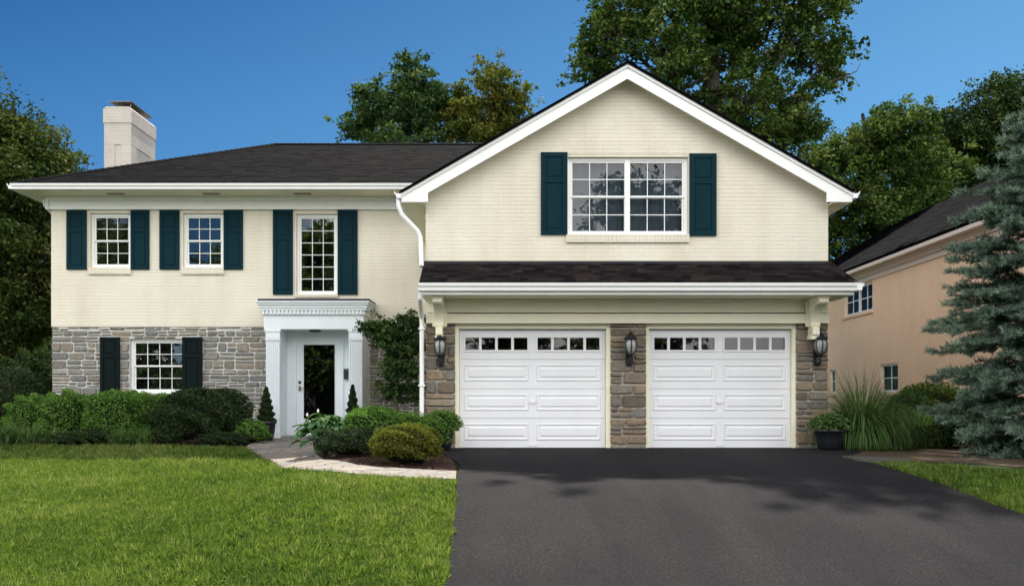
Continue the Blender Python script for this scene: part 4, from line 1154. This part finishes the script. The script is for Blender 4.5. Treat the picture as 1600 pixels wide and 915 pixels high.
tree('shade_tree', 'dark spreading tree over the neighbouring roof at the right edge', 'tree', (PX(1560, D), D + 10, .7),
     lobs([(1590, 170, D + 8, 62, 50, 2.4, 50), (1540, 210, D + 8, 66, 52, 2.4, 56), (1480, 240, D + 8, 55, 55, 2.2, 46), (1620, 260, D + 8, 90, 80, 3, 70), (1500, 310, D + 9, 90, 60, 2.6, 70), (1420, 340, D + 9, 60, 50, 2.4, 36), (1680, 150, D + 8, 80, 80, 3, 40)]),
     M['leaf_dark'], .17, 180, .42, seed=14, sig=.5)
D = 27
tree('beech_tree', 'huge olive green tree filling the left edge beyond the house corner', 'tree', (PX(-30, D), D, .7),
     lobs([(-70, 180, D, 80, 60, 3, 60), (5, 235, D, 66, 66, 2.6, 80), (-40, 300, D, 100, 90, 3, 90), (42, 300, D, 56, 70, 2.4, 70), (30, 400, D, 80, 80, 2.6, 90), (-60, 430, D, 100, 90, 3, 80), (40, 490, D, 72, 62, 2.4, 70), (-30, 540, D, 80, 50, 2.4, 50), (105, 540, D + 4, 50, 50, 2, 20)]),
     M['leaf_bronze'], .135, 210, .5, seed=21, sig=.42)
# trees across the street, seen only mirrored in the windows
src = None
lbs = ['street tree opposite the tall window over the porch', 'street tree opposite the double window in the gable', 'street tree opposite the left garage door', 'street tree opposite the left corner of the house', 'street tree opposite the neighbouring peach house', 'street tree opposite the ground floor window']
for (x, y, s_, rot), lb in zip(((-15, -26, 1.0, 0), (8.2, -27, 1.12, 1.6), (.5, -31, .8, 2.4), (-30, -27, 1.05, 3.0), (33, -32, 1.05, 4.2), (-23, -33, .95, 5.2)), lbs):
    if src is None:
        t_ = src = tree('street_tree', lb, 'tree', (0, 0, 0), [(0, 0, 5, 3.8, 3.8, 2.4, 60), (-2, 1, 8.4, 3.4, 3.2, 2.8, 60), (2.2, -1, 9, 3.4, 3.2, 3, 60), (0, 0, 12.2, 3.2, 3.2, 2.8, 60)], M['leaf_street'], .36, 95, .4, group='trees across the street', seed=31, sig=.6)
    else:
        t_ = copy_tree(src); t_['label'] = lb
    t_.location = (x, y, 0); t_.scale = (s_, s_, s_); t_.rotation_euler = (0, 0, rot)
hs_ = None
for x, y, k, lb in ((-27, -29, 1.0, 'big rounded hedge bush across the street, leftmost'), (-16, -30, .9, 'big rounded hedge bush across the street opposite the front door'), (-6, -31, 1.05, 'big rounded hedge bush across the street opposite the downspout'), (4, -30, .95, 'big rounded hedge bush across the street opposite the left garage door'), (14, -31, .8, 'big rounded hedge bush across the street opposite the right garage door')):
    if hs_ is None: t_ = hs_ = bush('hedge_bush', lb, 'shrub', (0, 0, 0), (6.2, 3, 4.6), M['leaf_street'], .32, 7000, 'hedge bushes across the street', 51, p=2.4, rough=.16)
    else: t_ = copy_tree(hs_); t_['label'] = lb
    t_.location = (x, y, -.1); t_.scale = (k, k, k)

# blue spruce
def spruce():
    D = 14.6; bx, by = PX(1642, D), D; bz = gz(bx, by); H = 6.3; rng = np.random.default_rng(4)
    root = thing('blue_spruce', 'blue green spruce with layered boughs at the right edge', 'tree', (bx, by, bz))
    tb = MB(); tb.tube([(bx, by, bz - .1), (bx + .03, by, bz + 3), (bx, by, bz + H)], [.17, .10, .015], 10)
    A = []; B = []; T = []
    def brush(p, q, nn, ln, t0):
        p = np.array(p); q = np.array(q); ax_ = q - p; L_ = np.linalg.norm(ax_); ax_ = ax_ / L_
        nn = int(nn * L_); t = rng.uniform(0, 1, nn)
        c = p + (q - p) * t[:, None]
        d_ = rng.normal(size=(nn, 3)); d_ -= (d_ @ ax_)[:, None] * ax_; d_ = unit(d_); d_[:, 2] += .25
        tip = c + (d_ * .95 + ax_ * .7) * (ln * 1.5 * rng.uniform(.7, 1.2, nn))[:, None]
        A.append(c); B.append(tip); T.append(np.clip(t0 + t * .32 + rng.normal(size=nn) * .16, 0, 1))
    z = .25; lev = 0
    while z < H - .15:
        fr_ = 1 - z / H; Rr_ = min(2.6 * fr_ ** .62, 1.55 + .30 * z, 2.0 + .25 * math.sin(z * 2.2)) + .05; nb_ = int(9 + 7 * fr_)
        for k in range(nb_):
            a = 2 * math.pi * (k + rng.uniform(-.25, .25)) / nb_ + lev * .7
            r_ = Rr_ * rng.uniform(.66, 1.14); dx, dy = math.cos(a), math.sin(a)
            if dy > .35 and rng.random() < .55: continue
            zz = bz + z + rng.uniform(-.16, .16); droop = .20 + .16 * fr_
            P = [np.array([bx, by, zz]) + np.array([dx * r_ * t, dy * r_ * t, r_ * (-droop * t * 1.4 + .24 * t * t)]) for t in (0, .25, .5, .75, 1)]
            tb.tube([tuple(p) for p in P], [.022, .018, .013, .009, .004], 4, cap=False)
            brush(P[2], P[3], 200, .045, .35); brush(P[3], P[4], 260, .045, .55)
            sd = np.array([-dy, dx, 0])
            for i in range(int(3 + r_ * 5.5)):
                t = rng.uniform(.22, .97); j = min(3, int(t * 4)); c = P[j] + (P[j + 1] - P[j]) * (t * 4 - j)
                for s_ in (-1, 1):
                    ll = (.12 + .30 * (1 - t) * r_ * .8) * rng.uniform(.7, 1.2)
                    e = c + (sd * s_ * .85 + np.array([dx, dy, 0]) * .6 + np.array([0, 0, rng.uniform(-.45, .35)])) * ll
                    brush(c, e, 230, .042, .25 + .4 * t)
                    if ll > .2:
                        for q in (.45, .75):
                            cc = c + (e - c) * q; e2 = cc + (np.array([dx, dy, 0]) + sd * s_ * rng.uniform(-.3, .6)) * ll * .45; brush(cc, e2, 230, .04, .45 + .3 * t)
        z += .20 + .07 * rng.random(); lev += 1
    A = np.concatenate(A); B = np.concatenate(B); T = np.concatenate(T); n_ = len(A)
    sdv = unit(np.cross(B - A, rng.normal(size=(n_, 3)))) * .0052
    V = np.stack([A - sdv, A + sdv, B + sdv * .5, B - sdv * .5], 1).reshape(-1, 3)
    tb.build('trunk', M['bark'], root, smooth=True, fix=False)
    npmesh('needles', V, np.arange(n_ * 4).reshape(-1, 4), M['needle'], root, np.repeat(T, 4))
    print('spruce needles', n_)
spruce()

# small tree between porch and garage
D = 18.5
tree('slender_shrub_tree', 'slender dark leaved small tree against the stone wall between porch and downspout', 'small tree', (PX(622, D), D, gz(PX(622, D), D)),
     [(PX(612, D), D, PZ(525, D), .50, .4, .30, 26), (PX(585, D), D, PZ(510, D), .26, .3, .12, 12), (PX(632, D), D, PZ(540, D), .30, .4, .28, 22), (PX(640, D), D, PZ(505, D), .26, .3, .16, 12), (PX(628, D), D, PZ(580, D), .34, .4, .32, 26), (PX(612, D), D, PZ(610, D), .26, .3, .2, 12), (PX(640, D), D, PZ(615, D), .22, .3, .16, 8)],
     M['leaf_maple'], .11, 80, .035, seed=41, sig=.11, aspect=.34)

# ------------------------------------------------------------------ shrubs
HG = 'clipped boxwoods under the ground floor window'
def ground_at(px, D): x = PX(px, D); return (x, D, gz(x, D))
bush('boxwood', 'clipped boxwood furthest left in the row, half in front of the house corner', 'shrub', ground_at(52, 18.6), (.50, .55, .95), M['leaf_box'], .042, 9000, HG, 1, rough=.15)
bush('boxwood', 'rounded boxwood second from the left under the left shutter', 'shrub', ground_at(107, 18.4), (.49, .55, 1.03), M['leaf_box'], .046, 9500, HG, 2, p=3.0, rough=.14)
bush('boxwood', 'large squared boxwood right below the window, brightest of the row', 'shrub', ground_at(184, 18.0), (.60, .6, 1.05), M['leaf_box'], .046, 11000, HG, 3, p=3.2, rough=.13)
bush('boxwood', 'boxwood at the right end of the row, behind the big dark yew', 'shrub', ground_at(243, 18.6), (.50, .5, 1.0), M['leaf_box'], .042, 9000, HG, 4, rough=.15)
bush('yew_shrub', 'large dark rounded yew left of the porch', 'shrub', ground_at(318, 17.9), (.93, .75, 1.10), M['leaf_yew'], .05, 17000, None, 5, p=2.3, rough=.16)
bush('small_shrub', 'low green shrub beside the potted topiary at the path', 'shrub', ground_at(392, 17.7), (.36, .36, .48), M['leaf_box'], .04, 4500, None, 6, p=2, rough=.2)
bush('dark_shrub', 'dark shrub below the garden wall at the left edge', 'shrub', ground_at(15, 21), (1.3, .8, 1.6), M['leaf_yew'], .06, 12000, None, 7, p=2, rough=.22)
bush('dark_shrub', 'dark shrub between the left edge shrub and the house corner', 'shrub', ground_at(60, 21.5), (.7, .6, 1.3), M['leaf_dark'], .06, 7000, None, 8, p=2, rough=.25)
bush('dark_shrub', 'tall dark shrub beyond the house corner, under the huge tree', 'shrub', ground_at(45, 24), (.9, .8, 2.2), M['leaf_dark'], .08, 8000, None, 9, p=2, rough=.25)
bush('dark_shrub', 'wide shrub behind the dark shrubs, cut by the left edge', 'shrub', ground_at(-30, 24), (1.5, .8, 1.9), M['leaf_dark'], .08, 9000, None, 10, p=2, rough=.25)

bush('boxwood', 'rounded boxwood in the bed between hosta and low spreading shrub', 'shrub', ground_at(583, 15.2), (.52, .48, .80), M['leaf_box'], .038, 9000, None, 11, p=2.4, rough=.14)
bush('spreading_shrub', 'low spreading green shrub in front of the slender tree', 'shrub', ground_at(645, 15.6), (.62, .46, .66), M['leaf_box'], .036, 7000, None, 12, p=2.2, rough=.2)
bush('golden_shrub', 'golden olive shrub nearest the flagstone path and bark mulch', 'shrub', ground_at(636, 12.5), (.47, .38, .56), M['leaf_gold'], .034, 13000, None, 13, p=2.6, rough=.24)

def pot(name, root, c, r, h, m=None):
    b = MB(); x, y, z = c
    b.lathe([(r * .62, z), (r * .66, z + .01), (r * .86, z + h * .45), (r * .95, z + h * .85), (r * 1.06, z + h * .87), (r * 1.08, z + h), (r * .96, z + h), (r * .92, z + h * .9)], x, y, 24)
    return b.build('pot', m or M['pot'], root, smooth=True)
def potted(name, label, px, D, r, h, fol):
    c = ground_at(px, D); c = (c[0], c[1], c[2] + .03)
    root = thing(name, label, 'potted plant', c)
    pot(name, root, c, r, h); fol(root, (c[0], c[1], c[2] + h * .9)); return root
def cone_fol(seed, H, r):
    def f(root, c):
        rng = np.random.default_rng(seed); n_ = 5200
        t = rng.uniform(0, 1, n_) ** 1.3; a = rng.uniform(0, 6.28, n_)
        swirl = 1 + .22 * np.sin(t * 34 + a)
        rr = r * (1 - t) ** .75 * swirl * (1 - np.abs(rng.normal(size=n_)) * .18) + .012
        P = np.stack([c[0] + rr * np.cos(a), c[1] + rr * np.sin(a), c[2] + .03 + t * H], 1)
        V, Q, T = leaf_arrays(P, .034, .6, .5, rng)
        npmesh('foliage', V, Q, M['leaf_yew'], root, T)
        b = MB(); b.tube([(c[0], c[1], c[2] - .1), (c[0], c[1], c[2] + H * .95)], [.03, .005], 6); b.lathe([(r * .75, c[2] + .03), (r * .72, c[2] + H * .3), (r * .4, c[2] + H * .65), (.01, c[2] + H * .95)], c[0], c[1], 14)
        b.build('stem', M['core'], root)
    return f
potted('potted_topiary', 'conical topiary in a dark glazed pot left of the porch', 416, 18.6, .20, .42, cone_fol(3, .72, .17))
potted('potted_topiary', 'narrow conical topiary right of the front door behind the hosta', 551, 19.1, .17, .40, cone_fol(4, .80, .15))
def mound_fol(r, h, m_, ls, nn, seed):
    def f(root, c): bush('', '', '', (c[0], c[1], c[2] - .05), (r, r, h), m_, ls, nn, seed=seed, p=2, parent=root, rough=.3)
    return f
potted('potted_shrub', 'dark pot with a mounded fine leaved shrub beside the left garage door', 692, 15.95, .20, .30, mound_fol(.33, .46, M['leaf_box'], .03, 5500, 15))
potted('potted_shrub', 'wide black pot with pale trailing foliage at the right garage pier', 1297, 16.0, .30, .36, mound_fol(.36, .34, M['leaf_grass'], .045, 3200, 16))

def blades(root_args, c, nn, length, spread, m_, wdt=.010, seed=1, droop=1.0, part='blades', tall=.0, base_r=.10, parent=None, lean0=.35):
    """arching grass clump"""
    rng = np.random.default_rng(seed); root = parent or thing(*root_args[:3], c, *root_args[3:])
    seg = 7; a = rng.uniform(0, 2 * math.pi, nn); L_ = length * rng.uniform(.6, 1.1, nn); lean = rng.uniform(.05, 1, nn) ** .8 * spread
    b0 = np.stack([c[0] + np.cos(a) * base_r * rng.uniform(0, 1, nn), c[1] + np.sin(a) * base_r * rng.uniform(0, 1, nn), np.full(nn, c[2])], 1)
    a = a + rng.normal(size=nn) * .35
    dirv = np.stack([np.cos(a), np.sin(a), np.zeros(nn)], 1); sdv = np.stack([-np.sin(a), np.cos(a), np.zeros(nn)], 1)
    pts = []
    ang = (.10 + lean * lean0)
    p = b0.copy(); dl = L_ / seg
    for i in range(seg + 1):
        wd = wdt * (1 - (i / seg) ** 2 * .93)
        pts.append((p - sdv * wd / 2, p + sdv * wd / 2))
        p = p + (dirv * np.sin(ang)[:, None] + np.array([0, 0, 1]) * np.cos(ang)[:, None]) * dl[:, None]
        ang = ang + droop * lean * (.10 + .52 * (i / seg))
    V = np.stack([q for pr in pts for q in pr], 1)        # nn, 2(seg+1), 3
    Q = []
    for i in range(seg): Q.append([2 * i, 2 * i + 1, 2 * i + 3, 2 * i + 2])
    Q = (np.arange(nn)[:, None, None] * (2 * (seg + 1)) + np.array(Q)[None]).reshape(-1, 4)
    T = np.repeat(rng.uniform(0, 1, nn), 2 * (seg + 1))
    V = V.reshape(-1, 3); V[:, 2] = np.maximum(V[:, 2], c[2] + .01)
    npmesh(part, V, Q, m_, root, T)
    return root
blades(('fountain_grass', 'big arching fountain grass clump right of the garage pier', 'ornamental grass'), ground_at(1345, 16.6), 2300, 1.6, 1.1, M['leaf_grass'], .014, 3, 2.2, base_r=.16, lean0=.62)
g_ = [o for o in COL.objects if o.name.startswith('fountain_grass')][0]
blades(None, tuple(g_.location), 220, 1.75, 1.2, M['leaf_straw'], .006, 4, 1.2, part='seed_stems', base_r=.2, parent=g_, lean0=.6)
blades(('fountain_grass', 'smaller loose fountain grass behind the big clump, nearer the spruce', 'ornamental grass'), ground_at(1432, 17.2), 900, 1.05, 1.2, M['leaf_grass'], .012, 33, 2.0, base_r=.2, lean0=.7)
blades(('sedge_tuft', 'low straw green tuft at the foot of the big fountain grass', 'ornamental grass'), ground_at(1392, 16.2), 700, .62, 1.2, M['leaf_straw'], .010, 34, 1.8, base_r=.16, lean0=.7)
bush('low_shrub', 'low light green shrub between fountain grasses and spruce', 'shrub', ground_at(1475, 17.0), (.5, .4, .5), M['leaf_street'], .045, 4500, None, 35, p=2, rough=.3)
blades(('straw_grass', 'pale straw coloured grass tuft behind the fountain grass', 'ornamental grass'), ground_at(1395, 18.4), 700, 1.0, 1.2, M['leaf_straw'], .010, 5, 1.5, base_r=.18)
bush('loose_shrub', 'loose light green shrub against the peach wall', 'shrub', ground_at(1452, 20.0), (.85, .7, 1.25), M['leaf_street'], .06, 8500, None, 17, p=2, rough=.3)
bush('loose_shrub', 'bluish low shrub between straw grass and spruce', 'shrub', ground_at(1415, 19.2), (.55, .5, 1.05), M['leaf_hosta'], .05, 3500, None, 18, p=2, rough=.3)
bush('low_shrub', 'dark low shrub under the lowest spruce boughs', 'shrub', ground_at(1560, 16.8), (1.5, .9, .6), M['leaf_yew'], .06, 9000, None, 19, p=2, rough=.25)
LG = 'grassy clumps along the front of the left bed'
for i, (px, D, nn, L_, lb) in enumerate(((8, 17.5, 420, .55, 'dark grassy clump at the left edge of the bed'), (45, 17.4, 420, .5, 'dark grassy clump second from the left edge'), (88, 17.5, 300, .38, 'short grassy clump in front of the leftmost boxwoods'), (188, 17.3, 420, .40, 'low bright grassy clump left of the yellow flecked one'), (222, 17.3, 420, .46, 'bright grassy clump beside the big yew'))):
    blades(('grassy_clump', lb, 'plant', LG), ground_at(px, D), nn, L_, 1.1, M['leaf_grass'], .016, 20 + i, 1.2, base_r=.16)
bush('flower_mound', 'low dark mound dotted with pale flowers at the lawn edge', 'plant', ground_at(110, 17.4), (.42, .28, .28), M['leaf_dark'], .03, 3500, None, 23, p=2, rough=.3)

bush('dark_groundcover', 'added dark foliage deepening the shade in front of the brightest boxwoods', 'shrub', ground_at(150, 17.6), (.5, .3, .34), M['leaf_yew'], .035, 4000, None, 61, p=2, rough=.3)  # dark plants added to deepen the shading along the bed
bush('dark_groundcover', 'added dark foliage deepening the shade between bright grassy clump and big yew', 'shrub', ground_at(262, 17.5), (.34, .3, .34), M['leaf_yew'], .035, 3000, None, 62, p=2, rough=.3)
bush('dark_groundcover', 'added dark foliage deepening the shade in front of the big yew by the lawn', 'shrub', ground_at(350, 17.3), (.5, .28, .26), M['leaf_yew'], .035, 3500, None, 63, p=2, rough=.3)
# hosta
def hosta():
    c = ground_at(508, 14.9); root = thing('hosta', 'variegated hosta with broad leaves at the bend of the path', 'plant', c); rng = np.random.default_rng(6)
    V = []; Q = []; T = []
    for k in range(150):
        a = rng.uniform(0, 6.28); r_ = rng.uniform(.05, .42); h = .62 * (1 - (r_ / .5) ** 2) + .05 + rng.uniform(-.05, .08)
        base = np.array([c[0] + r_ * math.cos(a), c[1] + r_ * math.sin(a), c[2] + h])
        out = np.array([math.cos(a), math.sin(a), 0]); sd = np.array([-math.sin(a), math.cos(a), 0]); L_ = rng.uniform(.15, .27); wd = L_ * .30; tl = rng.uniform(.15, .9)
        k0 = len(V); tt = rng.uniform(0, .75)
        for i in range(6):
            t = i / 5; ww = wd * math.sin(math.pi * min(1, (t * .9 + .08))) ** .8; ang = tl * (t * 1.5 - .3)
            p = base + out * L_ * t * math.cos(ang * .6) + np.array([0, 0, -1]) * L_ * t * math.sin(ang) * .7
            V += [p - sd * ww + np.array([0, 0, .02]), p, p + sd * ww + np.array([0, 0, .02])]; T += [min(1, tt + .3), tt, min(1, tt + .3)]
        for i in range(5):
            q = k0 + i * 3; Q += [[q, q + 1, q + 4, q + 3], [q + 1, q + 2, q + 5, q + 4]]
    npmesh('leaves', np.array(V), np.array(Q), M['leaf_hosta'], root, np.array(T))
    b = MB()
    for k in range(60):
        a = rng.uniform(0, 6.28); r_ = rng.uniform(.05, .36); b.tube([(c[0], c[1], c[2]), (c[0] + r_ * .5 * math.cos(a), c[1] + r_ * .5 * math.sin(a), c[2] + .3), (c[0] + r_ * math.cos(a), c[1] + r_ * math.sin(a), c[2] + .55 * (1 - (r_ / .5) ** 2))], .005, 4, cap=False)
    b.build('stalks', M['leaf_hosta'], root, fix=False)
    for k, (px, py) in enumerate(((480, 646), (484, 658), (497, 640))):
        q = Vector((PX(px, 14.7), 14.7, PZ(py, 14.7))); b = MB(); b.tube([(c[0] - .08, 14.8, c[2] + .3), (q.x + .05, 14.75, q.z - .05), q], [.004, .004, .003], 4)
        b.build('flower_stem', M['leaf_hosta'], root, fix=False)
        b = MB(); b.lathe([(.004, q.z + .02), (.014, q.z), (.02, q.z - .03), (.006, q.z - .045)], q.x, q.y, 7); b.build('flower', M['petal'], root)
hosta()
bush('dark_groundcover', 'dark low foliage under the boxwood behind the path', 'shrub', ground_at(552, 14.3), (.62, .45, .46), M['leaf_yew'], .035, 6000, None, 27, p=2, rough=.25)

# ------------------------------------------------------------------ grass
def in_poly(px, py, poly):
    ins = np.zeros(len(px), bool); n_ = len(poly)
    for i in range(n_):
        x0, y0 = poly[i]; x1, y1 = poly[(i + 1) % n_]
        c = ((y0 > py) != (y1 > py)) & (px < (x1 - x0) * (py - y0) / (y1 - y0 + 1e-12) + x0)
        ins ^= c
    return ins
def gza(x, y):
    def it(y, pts): return np.interp(y, [p[0] for p in pts], [p[1] for p in pts])
    t = np.clip((x + 4.2) / 1.8, 0, 1); t = t * t * (3 - 2 * t)
    return it(y, ZL) * (1 - t) + it(y, ZD) * t
def lawn(name, label, poly, excl, bands, seed):
    rng = np.random.default_rng(seed); A = []
    x0, x1 = min(p[0] for p in poly), max(p[0] for p in poly)
    for (ya, yb, dens, ln) in bands:
        n_ = int((x1 - x0) * (yb - ya) * dens); x = rng.uniform(x0, x1, n_); y = rng.uniform(ya, yb, n_)
        k = in_poly(x, y, poly)
        for e in excl: k &= ~in_poly(x, y, e)
        # keep to what the view (and a step aside) can see
        k &= np.abs(x) < (y * .5714 + 2.0)
        x, y = x[k], y[k]; A.append(np.stack([x, y, np.full(len(x), ln)], 1))
    A = np.concatenate(A); n_ = len(A)
    z = gza(A[:, 0], A[:, 1])
    base = np.stack([A[:, 0], A[:, 1], z], 1)
    # clumps: height and colour vary over the lawn
    q = A[:, :2]
    f1 = np.sin(q[:, 0] * 2.1 + 1.3 * np.sin(q[:, 1] * 1.7)) * np.sin(q[:, 1] * 2.6 + np.sin(q[:, 0] * 3.1)); f2 = np.sin(q[:, 0] * 9 + 2 * np.sin(q[:, 1] * 7)) * np.sin(q[:, 1] * 11 + 2 * np.sin(q[:, 0] * 8))
    L_ = A[:, 2] * 1.12 * (1 + .18 * f1 + .34 * f2) * rng.uniform(.55, 1.25, n_)
    ac = np.sin(q[:, 0] * 5.3 + q[:, 1] * 3.7) * 2.5 + np.sin(q[:, 1] * 8.1 - q[:, 0] * 4) * 2
    a = ac + rng.normal(size=n_) * 1.1; lean = rng.uniform(.15, 1.25, n_)
    dv_ = np.stack([np.cos(a) * np.sin(lean), np.sin(a) * np.sin(lean), np.cos(lean)], 1)
    rot = rng.uniform(0, 6.28, n_); sdv = np.stack([np.cos(rot), np.sin(rot), np.zeros(n_)], 1) * (A[:, 2] * .066)[:, None]
    mid = base + dv_ * (L_ * .55)[:, None] + np.array([0, 0, 1]) * (L_ * .12)[:, None]
    tip = base + dv_ * L_[:, None] - np.array([0, 0, 1]) * (L_ * .05 * lean)[:, None]
    V = np.stack([base - sdv, base + sdv, mid + sdv * .8, tip, mid - sdv * .8], 1).reshape(-1, 3)
    Q = np.arange(n_ * 5).reshape(-1, 5)
    f3 = np.sin(q[:, 0] * .9 + 1.7 * np.sin(q[:, 1] * .8 + 1)) * np.sin(q[:, 1] * 1.1 + q[:, 0] * .5); f4 = np.sin(q[:, 0] * 21 + 3 * np.sin(q[:, 1] * 17)) * np.sin(q[:, 1] * 24 + 3 * np.sin(q[:, 0] * 19))
    T = np.clip(.42 + .09 * f1 + .13 * f2 + .15 * f3 + .12 * f4 + rng.normal(size=n_) * .20, 0, 1); dry = rng.random(n_) < .025; T[dry] = .95
    o = npmesh(name, V, Q, M['grass'], None, np.repeat(T, 5))
    print(name, n_)
    return tag(o, label, 'grass', kind='stuff')
lawnL = [(-14, 3), (-14, 17.6)] + [g2(*p) for p in ((-160, 696), (-40, 696), (60, 697), (140, 699), (220, 698), (300, 699), (384, 700), (400, 711), (424, 722), (440, 735), (480, 738), (560, 744), (640, 750), (710, 753))] + [(p[0] + .0, p[1]) for p in left_edge[::-1][3:]] + [(-1.15, 5.2), (-1.6, 3)]
lawn('lawn_grass', 'mown green lawn in front of the main block', lawnL, [], [(4.5, 8.5, 5200, .062), (8.5, 11, 4200, .064), (11, 14, 3000, .070), (14, 17.6, 2200, .075)], 1)
lawnR = [g2(*p) for p in ((1345, 723), (1430, 726), (1500, 731), (1600, 739))] + [(12.5, 13.2), (12.5, 5), (8.4, 5)] + right_edge[::-1]
lawn('lawn_grass', 'strip of lawn right of the driveway below the spruce', lawnR, [], [(5, 10, 4200, .06), (10, 14, 3200, .066), (14, 17, 2400, .07)], 2)
